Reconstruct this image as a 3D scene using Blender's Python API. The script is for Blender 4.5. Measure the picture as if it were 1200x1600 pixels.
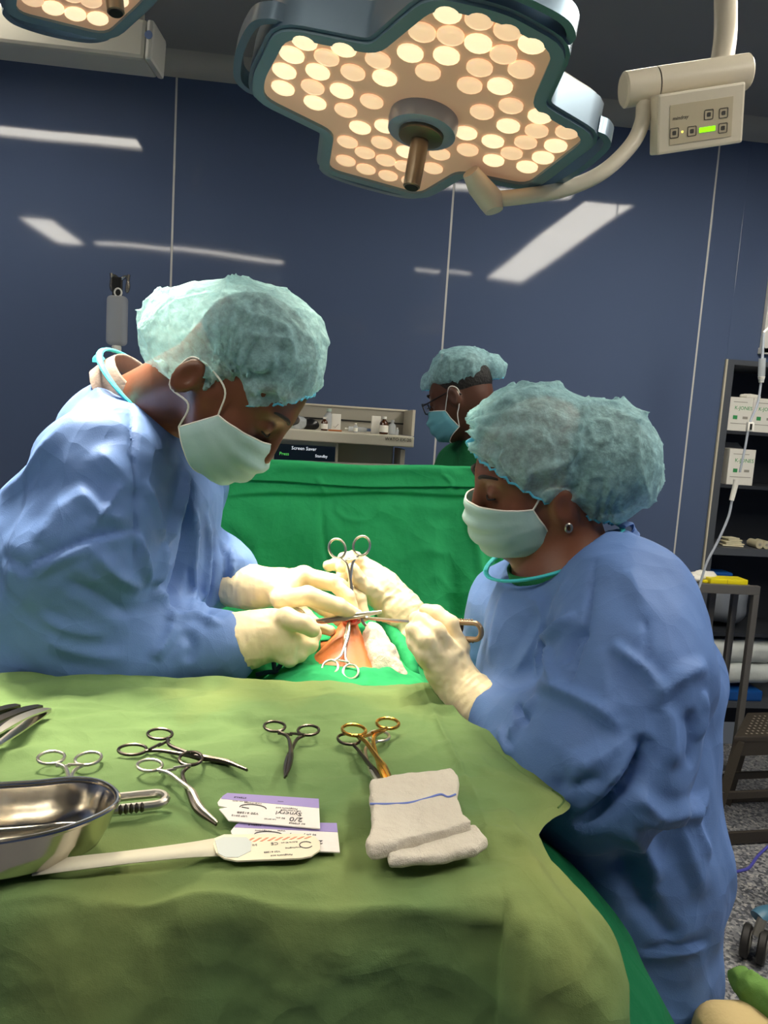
import bpy, bmesh, math, random
import numpy as np
from mathutils import Vector, Matrix
from mathutils.bvhtree import BVHTree

for _o in list(bpy.data.objects):
    bpy.data.objects.remove(_o, do_unlink=True)
SC = bpy.context.scene
COL = SC.collection
RNG = np.random.default_rng(7)
random.seed(7)

# ------------------------------------------------------------------ camera
F_PX = 1150.0
CAM = np.array([0.0, 0.0, 1.55])
ROT = np.array([[0.9930085, -0.05138317, -0.10627267],
                [-0.09928111, 0.12345644, -0.98737114],
                [0.0638543, 0.99101881, 0.11749192]])      # camera axes -> room axes
cam_data = bpy.data.cameras.new('camera')
cam = bpy.data.objects.new('camera', cam_data)
COL.objects.link(cam)
cam_data.sensor_fit = 'VERTICAL'
cam_data.sensor_height = 36.0
cam_data.sensor_width = 27.0
cam_data.lens = F_PX / 1600 * 36.0
cam_data.clip_start = 0.05
m = Matrix([[*ROT[i], CAM[i]] for i in range(3)] + [[0, 0, 0, 1]])
cam.matrix_world = m
SC.camera = cam

# ------------------------------------------------------------------ world, exposure
world = bpy.data.worlds.new('world')
SC.world = world
world.use_nodes = True
world.node_tree.nodes['Background'].inputs[0].default_value = (0.5, 0.55, 0.62, 1)
world.node_tree.nodes['Background'].inputs[1].default_value = 0.12
SC.view_settings.view_transform = 'Standard'
SC.view_settings.look = 'None'
SC.view_settings.gamma = 1.0
SC.view_settings.use_curve_mapping = False
SC.view_settings.exposure = 0.0

STRIP_EMIT = 30.0          # ceiling light diffusers
LAMP_WATT = 100.0          # each surgical lamp head
LED_EMIT = 0.7


# ------------------------------------------------------------------ geometry helpers
def W(px, py, d):
    """room point seen at pixel (px, py) of the photograph at depth d along the view axis"""
    return CAM + ROT @ (np.array([(px - 600) / F_PX, -(py - 800) / F_PX, -1.0]) * d)


def onp(px, py, ax, val):
    r = ROT @ np.array([(px - 600) / F_PX, -(py - 800) / F_PX, -1.0])
    return CAM + r * ((val - CAM[ax]) / r[ax])


def unit(v):
    v = np.asarray(v, float)
    return v / (np.linalg.norm(v) + 1e-12)


def lin(c):
    out = []
    for x in c:
        x = x / 255.0
        out.append(x / 12.92 if x <= 0.04045 else ((x + 0.055) / 1.055) ** 2.4)
    return tuple(out)


# ------------------------------------------------------------------ materials
MATS = {}


def mat(name, col=None, rough=0.5, metal=0.0, bump=None, var=None, emit=None, spec=0.5, trans=0.0,
        sheen=0.0, coat=0.0, alpha=None, weave=None, sss=0.0):
    """col sRGB 0-255; bump=(scale,strength[,detail]); var=(scale,amount,col2); weave=(scale,strength)"""
    if name in MATS:
        return MATS[name]
    M = bpy.data.materials.new(name)
    M.use_nodes = True
    nt = M.node_tree
    N, L = nt.nodes, nt.links
    b = N['Principled BSDF']
    out = N['Material Output']
    c = lin(col)
    b.inputs['Base Color'].default_value = (*c, 1)
    b.inputs['Roughness'].default_value = rough
    b.inputs['Metallic'].default_value = metal
    b.inputs['Specular IOR Level'].default_value = spec
    if sheen:
        b.inputs['Sheen Weight'].default_value = sheen
    if coat:
        b.inputs['Coat Weight'].default_value = coat
        b.inputs['Coat Roughness'].default_value = 0.05
    if trans:
        b.inputs['Transmission Weight'].default_value = trans
    if sss:
        b.inputs['Subsurface Weight'].default_value = sss
        b.inputs['Subsurface Radius'].default_value = (0.012, 0.006, 0.004)
        b.inputs['Subsurface Scale'].default_value = 1.0
    if emit:
        b.inputs['Emission Color'].default_value = (*lin(emit[0]), 1)
        b.inputs['Emission Strength'].default_value = emit[1]
    tc = N.new('ShaderNodeTexCoord')
    if var:
        nz = N.new('ShaderNodeTexNoise')
        nz.inputs['Scale'].default_value = var[0]
        nz.inputs['Detail'].default_value = 4
        L.new(tc.outputs['Object'], nz.inputs['Vector'])
        rp = N.new('ShaderNodeValToRGB')
        rp.color_ramp.elements[0].position = 0.5 - 0.5 * var[1]
        rp.color_ramp.elements[1].position = 0.5 + 0.5 * var[1]
        rp.color_ramp.elements[0].color = (*c, 1)
        rp.color_ramp.elements[1].color = (*lin(var[2]), 1)
        L.new(nz.outputs['Fac'], rp.inputs['Fac'])
        L.new(rp.outputs['Color'], b.inputs['Base Color'])
    last = None
    if bump:
        nz = N.new('ShaderNodeTexNoise')
        nz.inputs['Scale'].default_value = bump[0]
        nz.inputs['Detail'].default_value = bump[2] if len(bump) > 2 else 5
        L.new(tc.outputs['Object'], nz.inputs['Vector'])
        bp = N.new('ShaderNodeBump')
        bp.inputs['Strength'].default_value = bump[1]
        bp.inputs['Distance'].default_value = bump[3] if len(bump) > 3 else 0.01
        L.new(nz.outputs['Fac'], bp.inputs['Height'])
        last = bp
    if weave:
        vo = N.new('ShaderNodeTexVoronoi')
        vo.inputs['Scale'].default_value = weave[0]
        L.new(tc.outputs['Object'], vo.inputs['Vector'])
        bp = N.new('ShaderNodeBump')
        bp.inputs['Strength'].default_value = weave[1]
        bp.inputs['Distance'].default_value = 0.002
        L.new(vo.outputs['Distance'], bp.inputs['Height'])
        if last:
            L.new(last.outputs['Normal'], bp.inputs['Normal'])
        last = bp
    if last:
        L.new(last.outputs['Normal'], b.inputs['Normal'])
    if alpha is not None:
        b.inputs['Alpha'].default_value = alpha
    MATS[name] = M
    return M


def cloth_mat(name, col, col2, rough=0.75, translucent=0.15, bump=(14, 0.35), weave=None, transp=0.0, var_scale=6, crease=None):
    """fabric: diffuse body with some light passing through it"""
    if name in MATS:
        return MATS[name]
    M = mat(name, col, rough=rough, var=(var_scale, 0.7, col2), bump=(bump[0], bump[1], 6, 0.01), weave=weave, spec=0.25)
    nt = M.node_tree
    N, L = nt.nodes, nt.links
    b, out = N['Principled BSDF'], N['Material Output']
    if crease:
        tc = N.new('ShaderNodeTexCoord')
        nz = N.new('ShaderNodeTexNoise')
        nz.inputs['Scale'].default_value = 5
        L.new(tc.outputs['Object'], nz.inputs['Vector'])
        va = N.new('ShaderNodeVectorMath')
        va.operation = 'MULTIPLY_ADD'
        va.inputs[1].default_value = (.16, .16, .16)
        L.new(nz.outputs['Color'], va.inputs[0])
        L.new(tc.outputs['Object'], va.inputs[2])
        last = b.inputs['Normal'].links[0].from_socket if b.inputs['Normal'].links else None
        for sc_, st_ in ((crease[0], crease[1]), (crease[0] * 2.7, crease[1] * .55)):
            vo = N.new('ShaderNodeTexVoronoi')
            vo.inputs['Scale'].default_value = sc_
            L.new(va.outputs[0], vo.inputs['Vector'])
            bp = N.new('ShaderNodeBump')
            bp.inputs['Strength'].default_value = st_
            bp.inputs['Distance'].default_value = .25 / sc_
            L.new(vo.outputs['Distance'], bp.inputs['Height'])
            if last is not None:
                L.new(last, bp.inputs['Normal'])
            last = bp.outputs['Normal']
        L.new(last, b.inputs['Normal'])
    sh = b.outputs['BSDF']
    if translucent:
        t = N.new('ShaderNodeBsdfTranslucent')
        src = b.inputs['Base Color'].links[0].from_socket
        L.new(src, t.inputs['Color'])
        mx = N.new('ShaderNodeMixShader')
        mx.inputs['Fac'].default_value = translucent
        L.new(sh, mx.inputs[1])
        L.new(t.outputs[0], mx.inputs[2])
        sh = mx.outputs[0]
    if transp:
        t = N.new('ShaderNodeBsdfTransparent')
        mx = N.new('ShaderNodeMixShader')
        tc = N.new('ShaderNodeTexCoord')
        nz = N.new('ShaderNodeTexNoise')
        nz.inputs['Scale'].default_value = 70
        nz.inputs['Detail'].default_value = 5
        nz.inputs['Roughness'].default_value = 0.7
        L.new(tc.outputs['Object'], nz.inputs['Vector'])
        mr = N.new('ShaderNodeMapRange')
        mr.inputs['From Min'].default_value = 0.35
        mr.inputs['From Max'].default_value = 0.65
        mr.inputs['To Min'].default_value = max(0, transp - 0.17)
        mr.inputs['To Max'].default_value = min(1, transp + 0.17)
        L.new(nz.outputs['Fac'], mr.inputs['Value'])
        L.new(mr.outputs[0], mx.inputs['Fac'])
        L.new(sh, mx.inputs[1])
        L.new(t.outputs[0], mx.inputs[2])
        sh = mx.outputs[0]
    L.new(sh, out.inputs['Surface'])
    return M


# ------------------------------------------------------------------ object helpers
def thing(name, label, cat, loc=(0, 0, 0), group=None):
    o = bpy.data.objects.new(name, None)
    o.empty_display_size = 0.05
    COL.objects.link(o)
    o.location = Vector([float(v) for v in loc])
    o['label'] = label
    o['category'] = cat
    if group:
        o['group'] = group
    return o


def tag(o, label, cat, group=None):
    o['label'] = label
    o['category'] = cat
    if group:
        o['group'] = group
    return o


def root_loc(o):
    p = np.zeros(3)
    while o is not None:
        p += np.array(o.location)
        o = o.parent
    return p


def mk(name, V, Fc, material, parent=None, smooth=True, origin=None, autosmooth=None):
    """one mesh object from room-space vertices"""
    V = np.asarray(V, float)
    base = root_loc(parent) if parent is not None else np.zeros(3)
    if origin is None:
        org = V.mean(axis=0) if len(V) else np.zeros(3)
    else:
        org = np.asarray(origin, float)
    me = bpy.data.meshes.new(name)
    me.from_pydata((V - org).tolist(), [], Fc if isinstance(Fc, list) else Fc.tolist())
    me.update()
    if smooth:
        me.polygons.foreach_set('use_smooth', np.ones(len(me.polygons), bool))
        if autosmooth is not None:
            me.set_sharp_from_angle(angle=math.radians(autosmooth))
    me.materials.append(material)
    o = bpy.data.objects.new(name, me)
    COL.objects.link(o)
    o.location = Vector((org - base).tolist())
    if parent is not None:
        o.parent = parent
    return o


def struct(o):
    o['kind'] = 'structure'
    return o


class MB:
    """collects simple solids into one mesh"""

    def __init__(self):
        self.V = []
        self.F = []

    def add(self, V, F):
        n = len(self.V)
        self.V.extend([tuple(v) for v in V])
        self.F.extend([tuple(i + n for i in f) for f in F])
        return self

    def box(self, c, s, M=None, bev=0.0):
        bm = bmesh.new()
        bmesh.ops.create_cube(bm, size=1)
        for v in bm.verts:
            v.co = Vector((v.co.x * s[0], v.co.y * s[1], v.co.z * s[2]))
        if bev:
            bmesh.ops.bevel(bm, geom=bm.edges[:], offset=bev, segments=2, affect='EDGES', profile=0.6)
        bm.verts.index_update()
        V = np.array([v.co[:] for v in bm.verts])
        F = [[v.index for v in f.verts] for f in bm.faces]
        bm.free()
        if M is not None:
            V = V @ np.asarray(M).T
        return self.add(V + np.asarray(c), F)

    def tube(self, pts, r, n=10, cap=True, closed=False, flat=1.0, ref=None):
        pts = np.asarray(pts, float)
        m_ = len(pts)
        r = np.broadcast_to(np.asarray(r, float), (m_,))
        if closed:
            T = np.roll(pts, -1, 0) - np.roll(pts, 1, 0)
        else:
            T = np.gradient(pts, axis=0)
        T = T / (np.linalg.norm(T, axis=1)[:, None] + 1e-12)
        if ref is None:
            ref = np.array([0, 0, 1.0]) if abs(T[0][2]) < 0.9 else np.array([1.0, 0, 0])
            u = unit(np.cross(T[0], ref))
        else:
            u = None
        V = []
        for i in range(m_):
            if ref is not None and u is None or (ref is not None and flat != 1.0):
                uu = unit(np.cross(T[i], ref))
            else:
                uu = u - T[i] * np.dot(u, T[i])
                uu = unit(uu)
                u = uu
            vv = np.cross(T[i], uu)
            for k in range(n):
                a = 2 * math.pi * k / n
                V.append(pts[i] + r[i] * (math.cos(a) * uu + flat * math.sin(a) * vv))
        F = []
        rng = range(m_) if closed else range(m_ - 1)
        for i in rng:
            j = (i + 1) % m_
            for k in range(n):
                k2 = (k + 1) % n
                F.append((i * n + k, i * n + k2, j * n + k2, j * n + k))
        if cap and not closed:
            F.append(tuple(range(n - 1, -1, -1)))
            F.append(tuple((m_ - 1) * n + k for k in range(n)))
        return self.add(V, F)

    def lathe(self, prof, c, axis=(0, 0, 1), n=24):
        axis = unit(axis)
        a = np.array([1.0, 0, 0]) if abs(axis[0]) < 0.8 else np.array([0, 1.0, 0])
        u = unit(np.cross(axis, a))
        v = np.cross(axis, u)
        V = []
        for (r, z) in prof:
            for k in range(n):
                t = 2 * math.pi * k / n
                V.append(np.asarray(c) + axis * z + r * (math.cos(t) * u + math.sin(t) * v))
        F = []
        m_ = len(prof)
        for i in range(m_ - 1):
            for k in range(n):
                k2 = (k + 1) % n
                F.append((i * n + k, i * n + k2, (i + 1) * n + k2, (i + 1) * n + k))
        F.append(tuple(range(n - 1, -1, -1)))
        F.append(tuple((m_ - 1) * n + k for k in range(n)))
        return self.add(V, F)

    def prism(self, poly, M, org, h0, h1, bev=0.0):
        """polygon in the plane (cols 0,1 of M) pushed along col 2"""
        M = np.asarray(M)
        bm = bmesh.new()
        vs = [bm.verts.new((x, y, h0)) for x, y in poly]
        f = bm.faces.new(vs)
        r = bmesh.ops.extrude_face_region(bm, geom=[f])
        for e in r['geom']:
            if isinstance(e, bmesh.types.BMVert):
                e.co.z = h1
        bmesh.ops.recalc_face_normals(bm, faces=bm.faces[:])
        if bev:
            ed = [e for e in bm.edges if abs(e.verts[0].co.z - e.verts[1].co.z) < 1e-6]
            bmesh.ops.bevel(bm, geom=ed, offset=bev, segments=2, affect='EDGES', profile=0.6)
        bm.verts.index_update()
        V = np.array([v.co[:] for v in bm.verts]) @ M.T + np.asarray(org)
        F = [[v.index for v in f.verts] for f in bm.faces]
        bm.free()
        return self.add(V, F)

    def build(self, name, material, parent=None, smooth=True, ang=35, origin=None):
        o = mk(name, self.V, self.F, material, parent, smooth, origin, autosmooth=ang if smooth else None)
        return o


def boxobj(name, c, s, material, parent=None, M=None, bev=0.0):
    return MB().box(c, s, M, bev).build(name, material, parent, smooth=False)


def rotz(a):
    c, s = math.cos(a), math.sin(a)
    return np.array([[c, -s, 0], [s, c, 0], [0, 0, 1.0]])


def frame(zdir, xdir=(1, 0, 0)):
    """matrix whose columns are x,y,z of a local frame"""
    z = unit(zdir)
    x = np.asarray(xdir, float)
    x = unit(x - z * np.dot(x, z))
    y = np.cross(z, x)
    return np.stack([x, y, z], axis=1)


def spline(pts, n=8, closed=False):
    """Catmull-Rom through points"""
    P = np.asarray(pts, float)
    m_ = len(P)
    out = []
    segs = m_ if closed else m_ - 1
    for i in range(segs):
        if closed:
            p0, p1, p2, p3 = P[(i - 1) % m_], P[i], P[(i + 1) % m_], P[(i + 2) % m_]
        else:
            p0 = P[i - 1] if i > 0 else 2 * P[0] - P[1]
            p1, p2 = P[i], P[i + 1]
            p3 = P[i + 2] if i + 2 < m_ else 2 * P[-1] - P[-2]
        for k in range(n):
            t = k / n
            out.append(0.5 * ((2 * p1) + (-p0 + p2) * t + (2 * p0 - 5 * p1 + 4 * p2 - p3) * t * t
                              + (-p0 + 3 * p1 - 3 * p2 + p3) * t ** 3))
    if not closed:
        out.append(P[-1])
    return np.array(out)


def text(name, body, size, material, parent, pos, M, depth=0.0004, align='CENTER', shear=0.0, space=1.0):
    """raised lettering; columns of M are right, up, out"""
    cu = bpy.data.curves.new(name, 'FONT')
    cu.body = body
    cu.size = size
    cu.align_x = align
    cu.align_y = 'CENTER'
    cu.extrude = depth
    cu.shear = shear
    cu.space_character = space
    cu.resolution_u = 2
    tmp = bpy.data.objects.new(name, cu)
    COL.objects.link(tmp)
    dg = bpy.context.evaluated_depsgraph_get()
    me = bpy.data.meshes.new_from_object(tmp.evaluated_get(dg))
    bpy.data.objects.remove(tmp, do_unlink=True)
    V = np.array([v.co[:] for v in me.vertices])
    Fc = [list(p.vertices) for p in me.polygons]
    bpy.data.meshes.remove(me)
    if len(V) == 0:
        return None
    return mk(name, V @ np.asarray(M).T + np.asarray(pos), Fc, material, parent, smooth=False)


# ------------------------------------------------------------------ noise
_perm = RNG.random((64, 64, 64))


def vnoise(P):
    """smooth value noise -1..1 at points P (n,3)"""
    i = np.floor(P).astype(int)
    f = P - i
    f = f * f * (3 - 2 * f)
    i &= 63
    j = (i + 1) & 63
    x0, y0, z0 = i[:, 0], i[:, 1], i[:, 2]
    x1, y1, z1 = j[:, 0], j[:, 1], j[:, 2]
    fx, fy, fz = f[:, 0], f[:, 1], f[:, 2]
    c00 = _perm[x0, y0, z0] * (1 - fx) + _perm[x1, y0, z0] * fx
    c10 = _perm[x0, y1, z0] * (1 - fx) + _perm[x1, y1, z0] * fx
    c01 = _perm[x0, y0, z1] * (1 - fx) + _perm[x1, y0, z1] * fx
    c11 = _perm[x0, y1, z1] * (1 - fx) + _perm[x1, y1, z1] * fx
    return ((c00 * (1 - fy) + c10 * fy) * (1 - fz) + (c01 * (1 - fy) + c11 * fy) * fz) * 2 - 1


def fbm(P, oct_=3, gain=0.5):
    s, a, t = 0, 1.0, 0
    for k in range(oct_):
        s = s + a * vnoise(P * (2.03 ** k) + 11.3 * k)
        t += a
        a *= gain
    return s / t


def ridge(P, oct_=2):
    """creased noise 0..1, sharp along thin lines"""
    s = 1 - np.abs(vnoise(P)) * 2.2
    if oct_ > 1:
        s = s + 0.5 * (1 - np.abs(vnoise(P * 2.1 + 5.2)) * 2.2)
        s = s / 1.5
    return np.clip(s, -0.5, 1)


def facet(P, freq, seed, stretch=(1, 1, 1), n=3):
    """crumpled-paper relief -0.5..0.5: flat facets meeting in straight creases"""
    r = np.random.default_rng(int(seed * 10) + 5)
    s, tot = 0, 0
    wp = .40 * vnoise(P * freq * .4 + seed) + .05 * vnoise(P * freq * 1.3 + seed + 4)
    for k in range(n):
        d = unit(r.normal(size=3) * np.array(stretch))
        ph = (P @ d) * freq * r.uniform(.5, 1.5) + r.random() * 7 + wp * r.uniform(.6, 1.4)
        w = r.uniform(.5, 1)
        s = s + w * 2 * np.abs(ph - np.floor(ph + .5))
        tot += w
    return s / tot - .5


# ------------------------------------------------------------------ distance fields
def smin(a, b, k):
    h = np.clip(0.5 + 0.5 * (b - a) / k, 0, 1)
    return b + (a - b) * h - k * h * (1 - h)


def smax(a, b, k):
    return -smin(-a, -b, k)


def cone(P, a, b, ra, rb):
    a = np.asarray(a, float)
    b = np.asarray(b, float)
    ab = b - a
    t = np.clip(((P - a) @ ab) / (ab @ ab + 1e-12), 0, 1)
    d = np.linalg.norm(P - a - t[:, None] * ab, axis=1)
    return d - (ra + (rb - ra) * t)


def ell(P, c, r, M=None):
    Q = P - np.asarray(c, float)
    if M is not None:
        Q = Q @ np.asarray(M)
    r = np.asarray(r, float)
    k0 = np.linalg.norm(Q / r, axis=1)
    k1 = np.linalg.norm(Q / (r * r), axis=1)
    return np.where(k1 > 1e-9, k0 * (k0 - 1) / (k1 + 1e-9), -r.min())


def rbox(P, c, s, r, M=None):
    Q = P - np.asarray(c, float)
    if M is not None:
        Q = Q @ np.asarray(M)
    q = np.abs(Q) - np.asarray(s, float) + r
    return np.linalg.norm(np.maximum(q, 0), axis=1) + np.minimum(q.max(axis=1), 0) - r


def chain(P, pts, rad, k=0.0):
    d = None
    for i in range(len(pts) - 1):
        c = cone(P, pts[i], pts[i + 1], rad[i], rad[i + 1])
        d = c if d is None else (smin(d, c, k) if k else np.minimum(d, c))
    return d


def surf(fn, lo, hi, h):
    """polygonise a distance field (surface nets), evaluating finely only near the surface"""
    lo = np.asarray(lo, float)
    hi = np.asarray(hi, float)
    B = 4
    n = (np.ceil((hi - lo) / (h * B)).astype(int)) * B + 1
    cn = (n - 1) // B + 1
    g = np.stack(np.meshgrid(*[np.arange(c) for c in cn], indexing='ij'), -1).reshape(-1, 3)
    cv = fn(lo + g * (h * B)).reshape(cn)
    vals = np.repeat(np.repeat(np.repeat(cv, B, 0), B, 1), B, 2)[:n[0], :n[1], :n[2]].copy()
    near = np.abs(cv) < h * B * 1.9
    nm = near.copy()
    for ax in range(3):
        s = np.zeros_like(nm)
        sl = [slice(None)] * 3
        sr = [slice(None)] * 3
        sl[ax] = slice(1, None)
        sr[ax] = slice(None, -1)
        s[tuple(sl)] |= nm[tuple(sr)]
        s[tuple(sr)] |= nm[tuple(sl)]
        nm |= s
    fm = np.repeat(np.repeat(np.repeat(nm, B, 0), B, 1), B, 2)[:n[0], :n[1], :n[2]]
    idx = np.argwhere(fm)
    for s in range(0, len(idx), 400000):
        c = idx[s:s + 400000]
        vals[c[:, 0], c[:, 1], c[:, 2]] = fn(lo + c * h)
    neg = vals < 0
    cnt = np.zeros(n - 1, int)
    offs = [(i, j, k) for i in (0, 1) for j in (0, 1) for k in (0, 1)]
    for (i, j, k) in offs:
        cnt += neg[i:n[0] - 1 + i, j:n[1] - 1 + j, k:n[2] - 1 + k]
    act = np.argwhere((cnt > 0) & (cnt < 8))
    vid = -np.ones(n - 1, int)
    vid[act[:, 0], act[:, 1], act[:, 2]] = np.arange(len(act))
    cvv = {o: vals[act[:, 0] + o[0], act[:, 1] + o[1], act[:, 2] + o[2]] for o in offs}
    acc = np.zeros((len(act), 3))
    cc = np.zeros(len(act))
    for a in offs:
        for ax in range(3):
            if a[ax] == 0:
                b = tuple(1 if q == ax else a[q] for q in range(3))
                va, vb = cvv[a], cvv[b]
                ms = (va < 0) != (vb < 0)
                t = np.where(ms, va / (va - vb + 1e-20), 0)
                p = np.tile(np.array(a, float), (len(act), 1))
                p[:, ax] += t
                acc += p * ms[:, None]
                cc += ms
    V = lo + (act + acc / cc[:, None]) * h
    faces = []
    for ax in range(3):
        sl0 = [slice(1, n[q] - 1) for q in range(3)]
        sl1 = list(sl0)
        sl0[ax] = slice(0, n[ax] - 1)
        sl1[ax] = slice(1, n[ax])
        a, b = neg[tuple(sl0)], neg[tuple(sl1)]
        ch = np.argwhere(a != b)
        flip = a[ch[:, 0], ch[:, 1], ch[:, 2]]
        base = ch.copy()
        for q in range(3):
            if q != ax:
                base[:, q] += 1
        u, w = (ax + 1) % 3, (ax + 2) % 3

        def cell(du, dw):
            c = base.copy()
            c[:, u] += du
            c[:, w] += dw
            return vid[c[:, 0], c[:, 1], c[:, 2]]
        q = np.stack([cell(-1, -1), cell(0, -1), cell(0, 0), cell(-1, 0)], 1)
        q[~flip] = q[~flip][:, ::-1]
        faces.append(q)
    Fc = np.concatenate(faces)
    Fc = Fc[(Fc >= 0).all(1)]
    return V, Fc


def vnormals(V, Fc):
    n = np.cross(V[Fc[:, 2]] - V[Fc[:, 0]], V[Fc[:, 3]] - V[Fc[:, 1]])
    N = np.zeros_like(V)
    for k in range(4):
        np.add.at(N, Fc[:, k], n)
    return N / (np.linalg.norm(N, axis=1)[:, None] + 1e-12)


def relax(V, Fc, it=2, lam=0.5):
    e = np.concatenate([Fc[:, [0, 1]], Fc[:, [1, 2]], Fc[:, [2, 3]], Fc[:, [3, 0]]])
    e = np.concatenate([e, e[:, ::-1]])
    cnt = np.bincount(e[:, 0], minlength=len(V))[:, None]
    for _ in range(it):
        s = np.zeros_like(V)
        for q in range(3):
            s[:, q] = np.bincount(e[:, 0], weights=V[e[:, 1], q], minlength=len(V))
        V = V + lam * (s / np.maximum(cnt, 1) - V)
    return V


def cut(V, Fc, keep):
    """drop faces with any vertex where keep is False, compact"""
    f = Fc[keep[Fc].all(1)]
    used = np.unique(f)
    mp = -np.ones(len(V), int)
    mp[used] = np.arange(len(used))
    return V[used], mp[f]


def seg_dist(P, pts):
    """distance to a polyline and parameter 0..1 along it"""
    best = np.full(len(P), 1e9)
    tt = np.zeros(len(P))
    m_ = len(pts) - 1
    for i in range(m_):
        a, b = pts[i], pts[i + 1]
        ab = b - a
        t = np.clip(((P - a) @ ab) / (ab @ ab + 1e-12), 0, 1)
        d = np.linalg.norm(P - a - t[:, None] * ab, axis=1)
        ms = d < best
        best[ms] = d[ms]
        tt[ms] = (i + t[ms]) / m_
    return best, tt


def folds(V, Fc, strokes):
    """press folds into cloth: each stroke (pixel polyline, width m, height m, kind) is dropped on to the
    surface first, then works in room space.  kind 0 round, 1 crisp, 2 step (one side raised)"""
    bvh = BVHTree.FromPolygons([Vector(v) for v in V.tolist()], Fc.tolist())
    N = vnormals(V, Fc)
    D = np.zeros(len(V))
    o = Vector(CAM.tolist())
    for st in strokes:
        pl, w, a = st[0], st[1], st[2]
        kind = st[3] if len(st) > 3 else 0
        p2 = spline(np.array(pl, float), 6) if len(pl) > 2 else np.array([np.array(pl[0]) + (np.array(pl[1]) - np.array(pl[0])) * t for t in np.linspace(0, 1, 7)])
        pts = []
        for q in p2:
            r = Vector((W(q[0], q[1], 1.0) - CAM).tolist()).normalized()
            hit = bvh.ray_cast(o, r)
            if hit[0] is not None:
                pts.append(np.array(hit[0]))
        if len(pts) < 2:
            continue
        pts = np.array(pts)
        lo, hi = pts.min(0) - 4 * w, pts.max(0) + 4 * w
        ms = np.where(((V > lo) & (V < hi)).all(1))[0]
        if len(ms) == 0:
            continue
        d, t = seg_dist(V[ms], pts)
        taper = np.clip(np.minimum(t, 1 - t) * 5, 0, 1) ** 0.7
        if kind == 0:
            g = np.exp(-(d / w) ** 2)
        elif kind == 1:
            g = np.exp(-d / (w * 0.7))
        elif kind == 3:
            g = np.clip(1 - d / (1.9 * w), 0, 1) ** 1.25
        else:
            i = np.clip((t * (len(pts) - 1)).astype(int), 0, len(pts) - 2)
            tg = pts[i + 1] - pts[i]
            side = np.cross(tg, N[ms])
            s = ((V[ms] - pts[i]) * side).sum(1) / (np.linalg.norm(side, axis=1) + 1e-9)
            g = np.exp(-(d / (2.2 * w)) ** 2) * np.tanh(s / (0.3 * w)) * 0.6
        D[ms] += a * g * taper
    return V + N * D[:, None]


def lerp(a, b, t):
    return np.asarray(a) + (np.asarray(b) - np.asarray(a)) * t


def grid_faces(nu, nv, closed_u=False):
    f = []
    for i in range(nu if closed_u else nu - 1):
        for j in range(nv - 1):
            i2 = (i + 1) % nu
            f.append((i * nv + j, i2 * nv + j, i2 * nv + j + 1, i * nv + j + 1))
    return np.array(f)

# ================================================================== the room
Y_BACK = 3.4
Z_BLUE = 2.955
Z_CEIL = 3.03
X_L, X_R, Y_F = -3.0, 3.05, -2.6

m_panel = mat('blue_wall_panel', (78, 92, 120), rough=0.05, spec=0.24, bump=(1.6, 0.012, 1, 0.25), var=(0.8, 0.9, (84, 98, 126)))
m_seam = mat('seam_strip', (196, 196, 192), rough=0.5)
m_backing = mat('wall_backing', (30, 36, 52), rough=0.8)
m_ceil = mat('ceiling_paint', (150, 150, 146), rough=0.55, bump=(3, 0.05))
m_cove = mat('cove_paint', (176, 174, 164), rough=0.5)
m_wall2 = mat('side_wall_panel', (78, 98, 140), rough=0.25, bump=(1.2, 0.04, 2, 0.1))


def floor_mat():
    M = mat('speckled_vinyl', (120, 122, 124), rough=0.35)
    nt = M.node_tree
    N, L = nt.nodes, nt.links
    b = N['Principled BSDF']
    tc = N.new('ShaderNodeTexCoord')
    vo = N.new('ShaderNodeTexVoronoi')
    vo.inputs['Scale'].default_value = 110
    L.new(tc.outputs['Object'], vo.inputs['Vector'])
    rp = N.new('ShaderNodeValToRGB')
    rp.color_ramp.interpolation = 'CONSTANT'
    e = rp.color_ramp.elements
    e[0].position, e[0].color = 0.0, (*lin((82, 84, 90)), 1)
    e[1].position, e[1].color = 0.3, (*lin((128, 129, 132)), 1)
    for p, c in ((0.55, (150, 150, 150)), (0.78, (178, 176, 172)), (0.9, (104, 108, 116))):
        x = e.new(p)
        x.color = (*lin(c), 1)
    sp = N.new('ShaderNodeSeparateColor')
    L.new(vo.outputs['Color'], sp.inputs[0])
    L.new(sp.outputs[0], rp.inputs['Fac'])
    L.new(rp.outputs['Color'], b.inputs['Base Color'])
    return M


m_floor = floor_mat()
fl = struct(boxobj('floor', ((X_L + X_R) / 2, (Y_BACK + Y_F) / 2, -0.05), (X_R - X_L + .2, Y_BACK - Y_F + .2, 0.1), m_floor))
ce = struct(boxobj('ceiling', ((X_L + X_R) / 2, (Y_BACK + Y_F) / 2, Z_CEIL + .05), (X_R - X_L + .2, Y_BACK - Y_F + .2, 0.1), m_ceil))
NX0, NX1, NZ = onp(1137, 566, 1, 3.385)[0], X_R, onp(1137, 561, 1, 3.385)[2]       # cabinet niche in the back wall
mbw = MB()
mbw.box(((X_L + NX0) / 2 - .05, Y_BACK + .055, Z_CEIL / 2), (NX0 - X_L + .1, 0.1, Z_CEIL))
mbw.box(((NX0 + X_R) / 2 + .05, Y_BACK + .055, (NZ + Z_CEIL) / 2), (X_R - NX0 + .1, 0.1, Z_CEIL - NZ))
wb = struct(mbw.build('wall_back', m_backing, smooth=False))
x0 = 0.586 - 1.2225 * 3
xs = [x0 + 1.2225 * i for i in range(6)]
edges = [X_L] + [x for x in xs if x > X_L + 0.05 and x < NX0 - .05] + [NX0]
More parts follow.
